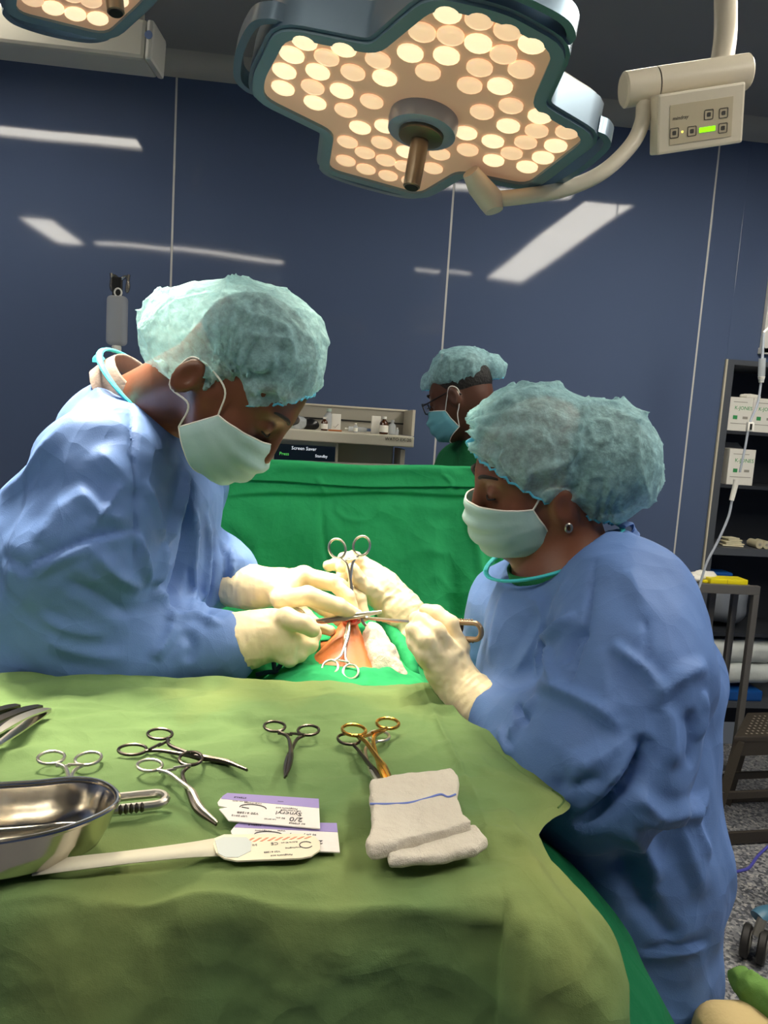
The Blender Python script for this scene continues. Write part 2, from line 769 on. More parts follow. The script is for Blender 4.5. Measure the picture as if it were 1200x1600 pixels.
for i in range(len(edges) - 1):
    a, b_ = edges[i] + 0.0045, edges[i + 1] - (0.0045 if edges[i + 1] < NX0 else 0)
    boxobj('panel', ((a + b_) / 2, Y_BACK + .0035, 0.07 + (Z_BLUE - 0.07) / 2), (b_ - a, 0.007, Z_BLUE - 0.07), m_panel, wb, bev=0.001)
    if i:
        boxobj('seam_strip', (edges[i], Y_BACK + .003, 0.07 + (Z_BLUE - .07) / 2), (0.0085, 0.004, Z_BLUE - 0.07), m_seam, wb)
boxobj('panel', ((NX0 + X_R) / 2, Y_BACK + .0035, (NZ + Z_BLUE) / 2), (X_R - NX0, 0.007, Z_BLUE - NZ), m_panel, wb, bev=0.001)
for nm, c, s in (('wall_left', (X_L - .05, (Y_BACK + Y_F) / 2, Z_CEIL / 2), (0.1, Y_BACK - Y_F, Z_CEIL)),
                 ('wall_right', (X_R + .05, (Y_BACK + Y_F) / 2, Z_CEIL / 2), (0.1, Y_BACK - Y_F, Z_CEIL)),
                 ('wall_front', ((X_L + X_R) / 2, Y_F - .05, Z_CEIL / 2), (X_R - X_L, 0.1, Z_CEIL))):
    struct(boxobj(nm, c, s, m_wall2))
# hollow coving between wall and ceiling
prof = [(0.0, 0.0)] + [(0.085 * (1 - math.cos(t)) - 0.0, 0.075 * math.sin(t)) for t in np.linspace(0, math.pi / 2, 8)] + [(0.0, 0.075)]
V, Fc = [], []
for xx in (X_L, X_R):
    for (dy, dz) in prof:
        V.append((xx, Y_BACK - dy, Z_BLUE + dz))
n_ = len(prof)
for k in range(n_):
    Fc.append((k, (k + 1) % n_, n_ + (k + 1) % n_, n_ + k))
struct(mk('trim_1', V, Fc, m_cove, smooth=True, autosmooth=40))
struct(boxobj('baseboard_back', ((X_L + NX0) / 2, Y_BACK - .006, 0.035), (NX0 - X_L, 0.012, 0.07), mat('skirting', (120, 124, 130), rough=.5)))

# ---- loop of ceiling light strips round the operating field (seen only mirrored in the blue wall)
m_diff = mat('light_diffuser', (255, 250, 238), rough=0.6, emit=((255, 247, 232), STRIP_EMIT))
m_lframe = mat('light_housing', (200, 200, 198), rough=0.4)


def strip(x0, x1, y0, y1, label, splits=1):
    t = thing('ceiling_light', label, 'ceiling light', ((x0 + x1) / 2, (y0 + y1) / 2, Z_CEIL), 'strip lights on the ceiling')
    mb = MB()
    zt, zb = Z_CEIL - 0.0005, Z_CEIL - 0.06
    w = 0.012
    mb.box(((x0 + x1) / 2, (y0 + y1) / 2, zt - 0.004), (x1 - x0, y1 - y0, 0.007))
    for c, s in ((((x0 + w / 2), (y0 + y1) / 2), (w, y1 - y0)), (((x1 - w / 2), (y0 + y1) / 2), (w, y1 - y0)),
                 (((x0 + x1) / 2, y0 + w / 2), (x1 - x0, w)), (((x0 + x1) / 2, y1 - w / 2), (x1 - x0, w))):
        mb.box((c[0], c[1], (zt + zb) / 2), (s[0], s[1], zt - zb))
    mb.build('housing', m_lframe, t)
    long_x = (x1 - x0) > (y1 - y0)
    for k in range(splits):
        a, b_ = k / splits, (k + 1) / splits
        if long_x:
            xa, xb, ya, yb = x0 + w + (x1 - x0 - 2 * w) * a + .004, x0 + w + (x1 - x0 - 2 * w) * b_ - .004, y0 + w, y1 - w
        else:
            xa, xb, ya, yb = x0 + w, x1 - w, y0 + w + (y1 - y0 - 2 * w) * a + .004, y0 + w + (y1 - y0 - 2 * w) * b_ - .004
        boxobj('diffuser', ((xa + xb) / 2, (ya + yb) / 2, zb + .018), (xb - xa - .002, yb - ya - .002, 0.006), m_diff, t)


strip(-2.0, -0.98, 2.36, 2.56, 'white strip light on the ceiling near the blue wall, left of the lamps')
strip(0.62, 1.5, 2.22, 2.38, 'white strip light on the ceiling near the blue wall, right of the lamps')
strip(-2.33, -2.06, -0.26, 0.66, 'white strip light on the ceiling over the left side')
strip(-1.98, -0.30, -0.26, -0.06, 'white strip light on the ceiling above the camera, left half', 2)
strip(0.88, 1.44, -0.2, -0.04, 'white strip light on the ceiling above the camera, right half')
strip(1.58, 1.92, -0.22, 2.28, 'white strip light along the right side of the ceiling', 3)

# ================================================================== surgical lamps
m_lframe2 = mat('lamp_frame_blue', (112, 138, 148), rough=0.38, bump=(60, .03))
m_lband = mat('lamp_band_metal', (124, 144, 160), rough=0.3, metal=0.55)
m_lback = mat('lamp_back_white', (214, 208, 196), rough=0.35)
m_lface = mat('lamp_face_cover', (206, 172, 146), rough=0.3, emit=((255, 196, 150), 0.16))
m_led = mat('led_lens', (255, 226, 196), rough=0.15, emit=((255, 208, 160), LED_EMIT), spec=0.6)
m_led2 = mat('led_lens_bright', (255, 232, 205), rough=0.15, emit=((255, 222, 178), LED_EMIT * 1.5), spec=0.6)
m_ring = mat('hub_ring', (150, 160, 176), rough=0.35, metal=0.3)
m_post = mat('handle_bronze', (122, 108, 88), rough=0.35, metal=0.7)
m_hole = mat('dark_recess', (14, 14, 14), rough=0.8)
m_arm = mat('arm_cream', (214, 205, 184), rough=0.32, bump=(80, .02))


def poly_offset(P, d):
    """miter offset of a closed polygon (positive = outward for counter-clockwise)"""
    P = np.asarray(P, float)
    n = len(P)
    area = 0.5 * np.sum(P[:, 0] * np.roll(P[:, 1], -1) - np.roll(P[:, 0], -1) * P[:, 1])
    s = 1 if area > 0 else -1
    out = []
    for i in range(n):
        a, b_, c = P[i - 1], P[i], P[(i + 1) % n]
        e1, e2 = unit(b_ - a), unit(c - b_)
        n1 = np.array([e1[1], -e1[0]]) * s
        n2 = np.array([e2[1], -e2[0]]) * s
        m_ = unit(n1 + n2)
        k = max(0.45, float(np.dot(m_, n1)))
        out.append(b_ + m_ * d / k)
    return np.array(out)


def ring_solid(inner, outer, M, org, h0, h1):
    n = len(inner)
    L = []
    for poly, h in ((inner, h0), (outer, h0), (outer, h1), (inner, h1)):
        L += [M @ np.array([x, y, h]) + org for x, y in poly]
    Fc = []
    for r in range(4):
        r2 = (r + 1) % 4
        for i in range(n):
            j = (i + 1) % n
            Fc.append((r * n + i, r * n + j, r2 * n + j, r2 * n + i))
    return L, Fc


def round_poly(P, r=0.02, seg=4):
    """round the corners of a polygon"""
    P = np.asarray(P, float)
    n = len(P)
    out = []
    for i in range(n):
        a, b_, c = P[i - 1], P[i], P[(i + 1) % n]
        la, lc = np.linalg.norm(a - b_), np.linalg.norm(c - b_)
        k = min(r, la * .45, lc * .45)
        p0, p2 = b_ + (a - b_) / la * k, b_ + (c - b_) / lc * k
        for t in np.linspace(0, 1, seg + 1):
            out.append((1 - t) ** 2 * p0 + 2 * t * (1 - t) * b_ + t * t * p2)
    return np.array(out)


def surgical_lamp(label, C, n_down, petals_px=None, leds_px=None, local=None, leds_local=None, lamp_aim=None, power=1.0, xdir=(1, 0.15, 0)):
    """C centre of the light face, n_down its outward normal"""
    M = frame(n_down, xdir)        # columns x, y, outward
    t = thing('surgical_lamp', label, 'surgical lamp', C, 'ceiling-mounted surgical lamps')

    def loc(px, py):
        r = W(px, py, 1.0) - CAM
        q = CAM + r * (np.dot(C - CAM, M[:, 2]) / np.dot(r, M[:, 2]))
        return ((q - C) @ M)[:2]
    if local is None:
        local = [loc(*p) for p in petals_px]
    P = round_poly(local, 0.03, 4)
    o1 = poly_offset(P, 0.022)
    o2 = poly_offset(P, 0.03)
    fr = MB()
    fr.add(*ring_solid(P, o1, M, C, 0.006, -0.03))
    fr.build('frame', m_lframe2, t)
    mb = MB()
    mb.add(*ring_solid(o1, o2, M, C, 0.0, -0.062))
    mb.build('side_band', m_lband, t)
    MB().prism(P, M, C, -0.006, 0.0).build('light_face', m_lface, t, smooth=False)
    bk = MB()
    bk.prism(o1, M, C, -0.075, -0.032, bev=0.012)
    bk.lathe([(0.16, -0.075), (0.15, -0.1), (0.10, -0.118), (0.03, -0.122)], C, M[:, 2], 28)
    bk.build('back_housing', m_lback, t)
    # grab rails at the petal ends
    for q in ((0, 1), (1, 2), (2, 3), (3, 0)):
        pass
    # hub and sterile handle
    h = MB().lathe([(0.0665, 0.0), (0.068, 0.012), (0.066, 0.03), (0.056, 0.034), (0.045, 0.032)], C, M[:, 2], 36).build('hub', m_ring, t)
    MB().lathe([(0.044, 0.030), (0.043, 0.04), (0.026, 0.046)], C, M[:, 2], 30).build('hub_cap', m_post, h)
    hd = MB().lathe([(0.0175, 0.04), (0.0172, 0.10), (0.0165, 0.135), (0.0145, 0.137)], C, M[:, 2], 20)
    hd.build('handle', m_post, t)
    MB().lathe([(0.0135, 0.1365), (0.013, 0.1385)], C, M[:, 2], 16).build('handle_tip', m_hole, t)
    # lenses
    if leds_local is None:
        leds_local = [loc(*p) for p in leds_px]
    mesh = None
    bright = [MB().lathe([(0.0225, 0.0005), (0.0225, 0.004), (0.019, 0.0065), (0.010, 0.0085), (0.002, 0.009)], C, M[:, 2], 16)]
    base = {}
    rnd = random.Random(3)
    for (a, b_) in leds_local:
        mm = m_led2 if rnd.random() < 0.55 else m_led
        pos = C + M @ np.array([a, b_, 0.0])
        if mm.name not in base:
            o = MB().lathe([(0.0225, 0.0005), (0.0225, 0.004), (0.019, 0.0065), (0.010, 0.0085), (0.002, 0.009)], pos, M[:, 2], 16).build('led_lens', mm, t, origin=pos)
            base[mm.name] = o
        else:
            o = base[mm.name].copy()
            COL.objects.link(o)
            o.parent = t
            o.location = Vector((pos - C).tolist())
    # the light it throws: a few beams from lens positions towards the field
    aim = lamp_aim
    pick = [leds_local[i] for i in np.linspace(0, len(leds_local) - 1, 7).astype(int)]
    for (a, b_) in pick:
        pos = C + M @ np.array([a, b_, 0.028])
        li = bpy.data.lights.new('lamp_beam', 'SPOT')
        li.energy = LAMP_WATT * power / len(pick)
        li.color = (1.0, 0.86, 0.66)
        li.spot_size = math.radians(46)
        li.spot_blend = 0.75
        li.shadow_soft_size = 0.025
        lo = bpy.data.objects.new('lamp_beam', li)
        COL.objects.link(lo)
        lo.parent = t
        dv = Vector((aim - pos).tolist())
        lo.location = Vector((pos - C).tolist())
        lo.rotation_euler = dv.to_track_quat('-Z', 'Y').to_euler()
    return t, M, local, leds_local


def crop2(pts):
    return [(340 + .53333 * x, .53333 * y) for x, y in pts]


FIELD = W(548, 985, 1.32)
LAMP_C = W(663, 184, 1.42)
panel_px = crop2([(205, 100), (138, 225), (135, 282), (343, 385), (326, 492), (590, 566), (705, 497), (905, 538), (1080, 400),
                  (918, 305), (988, 142), (830, 55), (640, 12), (470, 152)])
led_px = crop2([(255, 117), (370, 137), (218, 157), (320, 165), (470, 172), (196, 205), (294, 207), (397, 209), (490, 225), (192, 255),
                (279, 252), (364, 263), (452, 294), (286, 298), (376, 320),
                (674, 34), (767, 53), (851, 85), (922, 125), (600, 91), (683, 101), (764, 124), (838, 156), (890, 200), (565, 152),
                (671, 160), (768, 195), (828, 249), (617, 208), (739, 247),
                (775, 325), (860, 307), (945, 337), (1025, 383), (852, 366), (935, 380), (903, 414), (991, 424), (728, 387), (807, 411),
                (862, 446), (954, 459), (733, 436), (809, 467), (907, 486),
                (418, 371), (492, 367), (381, 413), (481, 415), (432, 445), (376, 468), (493, 467), (435, 493), (500, 512), (567, 528),
                (554, 442), (651, 448), (548, 484), (631, 490)])
N_LAMP = unit((-0.13, -0.10, -0.98))
lamp, LM, lloc, lled = surgical_lamp('large four-petal surgical lamp, lit, hanging over the patient in the middle', LAMP_C, N_LAMP,
                               panel_px, led_px, lamp_aim=FIELD)


def rail(t, C, M, pts2, name='grab_rail', h=0.03, th=0.007, z=-0.02):
    """flat band following 2-D points of the lamp plane"""
    p = spline(np.array([(x, y, 0) for x, y in pts2]), 6)
    V, Fc = [], []
    T = np.gradient(p, axis=0)
    for i, q in enumerate(p):
        d = unit(T[i])
        nn = np.array([d[1], -d[0], 0])
        for (sn, sz) in ((-1, -1), (1, -1), (1, 1), (-1, 1)):
            V.append(M @ (q + nn * th * sn + np.array([0, 0, z + sz * h / 2])) + C)
    for i in range(len(p) - 1):
        for k in range(4):
            k2 = (k + 1) % 4
            Fc.append((i * 4 + k, i * 4 + k2, i * 4 + 4 + k2, i * 4 + 4 + k))
    Fc.append((3, 2, 1, 0))
    e = (len(p) - 1) * 4
    Fc.append((e, e + 1, e + 2, e + 3))
    return mk(name, V, Fc, m_lband, t, smooth=True, autosmooth=35)


def petal_rail(t, C, M, A, B, out, d=0.055):
    A, B, out = np.array(A), np.array(B), unit(out)
    e = unit(B - A)
    A0, B0 = A - e * .012, B + e * .012
    pts = [A0 + out * .012, A0 + out * d * .6 + e * .004, A0 + out * d * 1.02 + e * .035, (A0 + B0) / 2 + out * d * 1.18, B0 + out * d * 1.02 - e * .035,
           B0 + out * d * .6 - e * .004, B0 + out * .012]
    rail(t, C, M, pts)


L = lloc
petal_rail(lamp, LAMP_C, LM, L[2], L[0], (np.array(L[2]) + L[0]) / 2 - (np.array(L[3]) + L[13]) / 2)
petal_rail(lamp, LAMP_C, LM, L[4], L[5], (np.array(L[4]) + L[5]) / 2 - (np.array(L[3]) + L[6]) / 2)
petal_rail(lamp, LAMP_C, LM, L[7], L[8], (np.array(L[7]) + L[8]) / 2 - (np.array(L[6]) + L[9]) / 2)
petal_rail(lamp, LAMP_C, LM, L[10], L[12], (np.array(L[10]) + L[12]) / 2 - (np.array(L[9]) + L[13]) / 2)

# ---- jointed arm that carries the lamp
arm = thing('lamp_arm', 'cream jointed support arm with control panel, right of the large lamp', 'lamp arm', W(1130, -60, 1.62))
J0 = W(768, 300, 1.6)
kn = MB()
kn.tube([W(735, 268, 1.56), W(748, 290, 1.58), W(768, 314, 1.6), W(772, 330, 1.6)], [0.018, 0.025, 0.028, 0.020], 16)
kn.build('knuckle', m_arm, arm)
boom = spline([W(765, 312, 1.6), W(815, 307, 1.6), W(880, 296, 1.6), W(940, 270, 1.6), W(985, 228, 1.6), W(1003, 192, 1.6), W(1006, 162, 1.6)], 8)
MB().tube(boom, 0.0165, 14).build('boom_tube', m_arm, arm)
ax_d = unit(W(1165, 92, 1.6) - W(1000, 116, 1.6))
cA, cB, cC = W(973, 141, 1.6), W(1023, 133, 1.6), W(1168, 112, 1.6)
MB().tube([cA, cA + ax_d * .004, cB], [0.031, 0.036, 0.036], 24).build('pivot_drum', m_arm, arm)
MB().tube([cB, cB + ax_d * 0.003], 0.034, 24).build('joint_gap', m_hole, arm)
dr = MB().tube([cB + ax_d * .003, cC - ax_d * .003, cC], [0.036, 0.036, 0.033], 24).build('drum', m_arm, arm)
pl = spline([W(1132, -120, 1.62), W(1133, -40, 1.62), W(1134, 20, 1.62), W(1133, 60, 1.61), W(1128, 96, 1.605), W(1124, 112, 1.6)], 6)
MB().tube(pl, [0.024] * (len(pl) - 6) + list(np.linspace(0.024, 0.029, 6)), 16).build('drop_tube', m_arm, arm)
# control box under the drum
q0, q1, q2, q3 = W(1026, 152, 1.565), W(1166, 131, 1.565), W(1161, 223, 1.565), W(1028, 237, 1.565)
bx = unit(q1 - q0)
bo = unit(CAM - (q0 + q2) / 2)
bo = unit(bo - bx * np.dot(bo, bx))
by = np.cross(bo, bx)
BM = np.stack([bx, by, bo], 1)
cc = (q0 + q1 + q2 + q3) / 4
pw, ph = np.linalg.norm(q1 - q0) * .97, np.linalg.norm(q3 - q0)
cb = boxobj('control_box', cc - bo * .022, (pw, ph, 0.044), m_arm, arm, BM, bev=0.005)
m_plate = mat('panel_film', (192, 180, 152), rough=0.4)
plate = boxobj('keypad_plate', cc + bo * .0006 - by * .004, (pw * .72, ph * .66, 0.0016), m_plate, cb, BM, bev=0.0004)
m_ink = mat('grey_ink', (64, 60, 54), rough=0.6)
m_green = mat('green_bar', (150, 255, 20), rough=0.4, emit=((140, 255, 10), 1.1))
m_ledy = mat('yellow_led', (255, 240, 120), rough=0.4, emit=((255, 235, 90), 2.0))


def on_plate(px, py):
    r = W(px, py, 1.0) - CAM
    c0 = cc + bo * .0015
    return CAM + r * (np.dot(c0 - CAM, bo) / np.dot(r, bo))


text('lettering', 'mindray', 0.0105, m_ink, cb, on_plate(1063, 184), BM, shear=.25)
for (px, py) in ((1107.5, 179), (1130.5, 176.5), (1053.5, 208), (1081, 205), (1129.5, 200)):
    p = on_plate(px, py)
    sq = round_poly([(-.0098, -.0098), (.0098, -.0098), (.0098, .0098), (-.0098, .0098)], .003, 3)
    mb = MB()
    mb.add(*ring_solid(poly_offset(sq, -.0014), sq, BM, p, 0, 0.0008))
    mb.add(*ring_solid(round_poly([(-.002, -.002), (.002, -.002), (.002, .002), (-.002, .002)], .001, 2),
                       round_poly([(-.0042, -.0042), (.0042, -.0042), (.0042, .0042), (-.0042, .0042)], .0025, 3), BM, p, 0, 0.0006))
    mb.build('key', m_ink, cb, smooth=False)
boxobj('level_bar', on_plate(1105, 202), (0.0345, 0.0095, 0.0016), m_green, cb, BM)
MB().lathe([(0.0021, 0), (0.002, .0012)], on_plate(1066, 206), bo, 10).build('status_light', m_ledy, cb)

# ---- second lamp, mostly outside the picture at the upper left, and the ceiling boom
C2 = W(168, -92, 1.42)
N2 = unit((0.16, -0.10, -0.98))
L2 = [np.array(p) * .86 for p in L]
loc3 = [L2[i] for i in (0, 1, 2, 3, 4, 5, 6, 9, 10, 11, 12, 13)]          # the smaller sister lamp has three petals
lamp2, LM2, _, _ = surgical_lamp('second surgical lamp cut off by the upper left corner', C2, N2, local=loc3, leds_local=[np.array(p) * .86 for i, p in enumerate(lled) if i < 30 or i > 44],
                                 lamp_aim=W(190, 640, 1.33), power=3.6, xdir=(.86, .52, 0))
petal_rail(lamp2, C2, LM2, L2[2], L2[0], (L2[2] + L2[0]) / 2 - (L2[3] + L2[13]) / 2)
petal_rail(lamp2, C2, LM2, L2[4], L2[5], (L2[4] + L2[5]) / 2 - (L2[3] + L2[6]) / 2)
petal_rail(lamp2, C2, LM2, L2[10], L2[12], (L2[10] + L2[12]) / 2 - (L2[9] + L2[13]) / 2)
m_boom = mat('boom_paint', (205, 200, 184), rough=0.4)
bm_ = thing('ceiling_boom', 'long white box-section ceiling boom behind the cut-off lamp', 'ceiling boom', W(120, 60, 2.3))
A, B = W(-160, 32, 2.3), W(238, 78, 2.3)
d_ = unit(B - A)
BMx = frame(np.cross(d_, (0, 1.0, 0)), d_)
ln = np.linalg.norm(B - A)
boxobj('beam', (A + B) / 2, (ln, 0.13, 0.115), m_boom, bm_, BMx, bev=0.012)
boxobj('end_cap', B + d_ * .011, (0.022, 0.132, 0.117), mat('boom_cap', (190, 188, 178), rough=.4), bm_, BMx, bev=0.01)
MB().lathe([(0.012, 0), (0.012, 0.003)], B + d_ * .010 - BMx[:, 1] * .066 + BMx[:, 2] * .012, -BMx[:, 1], 16).build('logo_disc', mat('disc_blue', (110, 130, 170), rough=.5), bm_)
MB().lathe([(0.06, 0), (0.06, 0.10), (0.05, 0.11)], B - d_ * .09 + np.array([0, 0, .05]), (0, 0, 1), 24).build('pivot', m_boom, bm_)
MB().tube([B - d_ * .09 + np.array([0, 0, .15]), np.array([*(B - d_ * .09)[:2], Z_CEIL - .001])], 0.045, 20).build('column', m_boom, bm_)

# ================================================================== instrument table
m_steel = mat('steel', (206, 202, 192), rough=0.3, metal=1.0)
m_steel_dark = mat('steel_dark', (92, 86, 80), rough=0.3, metal=1.0)
m_gold = mat('gold_plate', (214, 160, 74), rough=0.25, metal=1.0)
m_polish = mat('polished_steel', (214, 208, 196), rough=0.16, metal=1.0, bump=(14, .04, 2, .02))


def green_cloth(name, c1, c2, stain=None):
    M = cloth_mat(name, c1, c2, rough=0.85, translucent=0.06, bump=(26, 0.4), weave=(900, 0.15), var_scale=5, crease=(10, .42))
    if stain:
        nt = M.node_tree
        N, L = nt.nodes, nt.links
        b = N['Principled BSDF']
        src = b.inputs['Base Color'].links[0].from_socket
        tc = N.new('ShaderNodeTexCoord')
        nz = N.new('ShaderNodeTexNoise')
        nz.inputs['Scale'].default_value = 2.6
        nz.inputs['Detail'].default_value = 3
        L.new(tc.outputs['Object'], nz.inputs['Vector'])
        rp = N.new('ShaderNodeValToRGB')
        rp.color_ramp.elements[0].position = 0.55
        rp.color_ramp.elements[1].position = 0.75
        rp.color_ramp.elements[0].color = (0, 0, 0, 1)
        rp.color_ramp.elements[1].color = (.75, .75, .75, 1)
        L.new(nz.outputs['Fac'], rp.inputs['Fac'])
        mx = N.new('ShaderNodeMix')
        mx.data_type = 'RGBA'
        L.new(rp.outputs['Color'], mx.inputs[0])
        L.new(src, mx.inputs[6])
        mx.inputs[7].default_value = (*lin(stain), 1)
        L.new(mx.outputs[2], b.inputs['Base Color'])
    return M


m_olive = green_cloth('olive_drape', (106, 134, 84), (98, 126, 78), stain=(142, 148, 84))
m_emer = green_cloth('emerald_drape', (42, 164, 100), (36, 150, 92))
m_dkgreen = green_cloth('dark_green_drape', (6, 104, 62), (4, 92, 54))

XL, XR_, YN, YFAR, ZT = -0.95, 0.205, 0.655, 1.175, 1.127
tb = thing('instrument_table', 'instrument table hidden under the olive green drape in the foreground', 'table', (-.35, .91, 0))
m_tube = mat('table_steel', (150, 150, 148), rough=.35, metal=.9)
boxobj('table_top', ((XL + XR_) / 2, (YN + YFAR) / 2, ZT - .036), (XR_ - XL - .03, YFAR - YN - .03, .02), m_tube, tb, bev=.004)
for x in (XL + .06, -.27):
    for y in (YN + .06, YFAR - .06):
        MB().tube([(x, y, 0.06), (x, y, ZT - .046)], 0.0125, 12).build('leg', m_tube, tb)
        MB().lathe([(0.028, -.012), (0.03, -.006), (0.03, .006), (0.028, .012)], (x, y, 0.03), (1, 0, 0), 16).build('castor', m_hole, tb)
boxobj('shelf', ((XL + .06 - .27) / 2, (YN + YFAR) / 2, .35), (-.27 - XL - .08, YFAR - YN - .1, .015), m_tube, tb, bev=.003)

# drape: unfolded cloth coordinates (s, t) laid over the top and let down over the sides
LF, LB, LR = 0.42, 0.16, 0.40


def smax_right(t):
    """how far the right side of the cloth reaches past the table edge"""
    return np.interp(t, [.235, .60, .655, .68, .70, .74, .78, .80, .82, .838, .85, .87, .9, .95, 1.0, 1.05, 1.1, 1.15, YFAR + LB],
                     [.40, .20, .10, .08, .072, .075, .10, .115, .128, .14, .148, .136, .119, .10, .08, .056, .036, .021, .018])


ns, nt_ = 250, 190
tv = np.concatenate([np.linspace(YN - LF, YN - .04, 55), np.linspace(YN - .035, YN + .03, 22), np.linspace(YN + .035, YFAR - .02, 90), np.linspace(YFAR - .017, YFAR + LB, 23)])
V = np.zeros((ns, len(tv), 3))
for j, t in enumerate(tv):
    sr = XR_ + smax_right(t)
    s = np.concatenate([np.linspace(XL - .05, XR_ - .02, ns - 70), np.linspace(XR_ - .016, sr, 70)])
    ds = np.maximum(0, s - XR_)
    dtf = max(0, YN - t)
    dtb = max(0, t - YFAR)
    if dtb > 0:
        a = min(dtb / 0.02, 1.45)
        rest = max(0, dtb - 0.02 * 1.45)
        ob, zb = 0.02 * math.sin(a) + rest * math.cos(1.45), 0.02 * (1 - math.cos(a)) + rest * math.sin(1.45)
    else:
        ob = zb = 0
    rho = np.hypot(ds, dtf)
    wr = ds / np.maximum(rho, 1e-6)                     # 1 = purely right, 0 = purely front
    r_side = np.interp(t, [.3, .58, .655, 0.72, 0.9], [.15, .15, .13, 0.15, 0.36])
    r = 0.035 * (1 - wr) + r_side * wr
    amax = 1.45
    a = np.minimum(rho / r, amax)
    rest = np.maximum(0, rho - r * amax)
    out = r * np.sin(a) + rest * math.cos(amax)
    dz = r * (1 - np.cos(a)) + rest * math.sin(amax)
    x = np.minimum(s, XR_) + np.where(rho > 0, out * wr, 0)
    y = np.clip(t, YN, YFAR) - np.where(rho > 0, out * np.sqrt(np.maximum(0, 1 - wr * wr)), 0) + ob
    z = ZT - dz - zb
    # hanging folds
    ph = s * 22 + 1.3 * np.sin(s * 9)
    y = y - 0.010 * np.clip(dtf / .15, 0, 1) * np.sin(ph) * (1 - wr)
    x = x + 0.010 * np.clip(ds / .15, 0, 1) * np.sin(t * 40) * wr
    V[:, j] = np.stack([x, y, z], 1)
V = V.reshape(-1, 3)
Fc = grid_faces(ns, len(tv))
P = V.copy()
onto = np.clip((V[:, 2] - (ZT - .02)) / .02, 0, 1)
V[:, 2] += onto * (-.0085 + .0115 * facet(P, 9, 3.0, (.5, 1.6, .1)) + .0055 * facet(P, 22, 5.0, (.6, 1.2, .1)) + 0.0030 * fbm(P * np.array([8, 18, 9]), 3) + 0.0032 * ridge(P * np.array([6, 24, 7]) + 3.1) + 0.0024 * ridge(P * np.array([26, 14, 9]) + 7))
N_ = vnormals(V, Fc)
off = 1 - onto
V += N_ * (off * (.010 * facet(P, 9, 7.0, (1.3, .6, .8)) + 0.006 * fbm(P * np.array([9, 9, 7]) + 4, 3) + 0.004 * ridge(P * np.array([8, 8, 14]) + 2)))[:, None]
if vnormals(V, Fc)[:, 2].mean() < 0:
    Fc = Fc[:, ::-1]
V = folds(V, Fc, [
    ([(0, 1118), (120, 1112), (330, 1122), (520, 1118), (640, 1112)], .008, .0035, 0),
    ([(60, 1085), (200, 1078), (380, 1086)], .010, .003, 0),
    ([(660, 1070), (672, 1100), (690, 1140), (715, 1190), (740, 1240), (760, 1290)], .006, .004, 1),
    ([(590, 1180), (640, 1150), (668, 1110)], .006, .0035, 0), ([(640, 1190), (690, 1165), (720, 1170)], .006, .004, 0),
    ([(620, 1170), (680, 1140)], .006, .003, 0), ([(690, 1215), (730, 1195), (770, 1215)], .007, .004, 0),
    ([(760, 1290), (800, 1310), (840, 1330)], .008, .004, 0),
    ([(100, 1395), (220, 1418), (330, 1398), (480, 1425), (640, 1418), (780, 1436), (860, 1448)], .007, .006, 1),
    ([(0, 1412), (90, 1400), (160, 1425)], .007, .006, 1),
    ([(800, 1440), (795, 1500), (790, 1600)], .008, .006, 0), ([(830, 1450), (838, 1520), (820, 1600)], .008, .007, 0),
    ([(700, 1160), (790, 1215), (880, 1250)], .010, .003, 0), ([(755, 1150), (820, 1205), (872, 1240)], .006, -.003, 0),
    ([(780, 1255), (850, 1380), (930, 1480), (1010, 1590)], .012, .006, 0),
    ([(100, 1450), (110, 1530), (130, 1600)], .009, .004, 0), ([(220, 1440), (235, 1520), (230, 1600)], .009, .004, 0),
    ([(500, 1470), (560, 1510), (660, 1480), (700, 1540)], .010, .004, 0), ([(400, 1500), (440, 1545), (520, 1560)], .01, .004, 0),
    ([(350, 1150), (420, 1125), (520, 1140)], .006, .002, 0), ([(260, 1300), (310, 1322), (380, 1320)], .006, -.002, 0),
    ([(330, 1225), (430, 1230), (560, 1222)], .006, .002, 0), ([(60, 1390), (200, 1372), (420, 1368), (560, 1362)], .009, .004, 0),
])
td = mk('table_drape', V, Fc, m_olive)
tag(td, 'stained olive green drape spread over the instrument table in the foreground', 'drape')
# stitched hem on the hanging corner
hem = []
for t in np.linspace(.805, .865, 10):
    j = int(np.argmin(abs(tv - t)))
    hem.append(V.reshape(ns, len(tv), 3)[ns - 6, j] + N_.reshape(ns, len(tv), 3)[ns - 6, j] * .001)
MB().tube(hem, .0012, 6).build('hem_stitch', mat('olive_thread', (70, 100, 48), rough=.9), td)

# darker drape hanging underneath on the right
nu, nv = 60, 60
V = np.zeros((nu, nv, 3))
for i, t in enumerate(np.linspace(0.45, 1.16, nu)):
    for j, q in enumerate(np.linspace(0, 1, nv)):
        dz = q * .62
        sh = np.interp(t, [.45, .62, .85, 1.0, 1.16], [.0, .04, .08, .02, -.02])
        x = 0.255 + sh * (0.55 + .45 * q) + 0.205 * (1 - math.exp(-dz * 9)) + .012 * math.sin(t * 28 + q * 2) * q
        V[i, j] = (x, t, 1.045 - dz - np.interp(t, [.45, .7, .9, 1.16], [.06, .0, .0, .03]))
V = V.reshape(-1, 3)
V[:, 0] += .006 * fbm(V * 10, 3)
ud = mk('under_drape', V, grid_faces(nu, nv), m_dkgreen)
tag(ud, 'dark emerald drape hanging below the olive drape, beside the blue gown', 'drape')


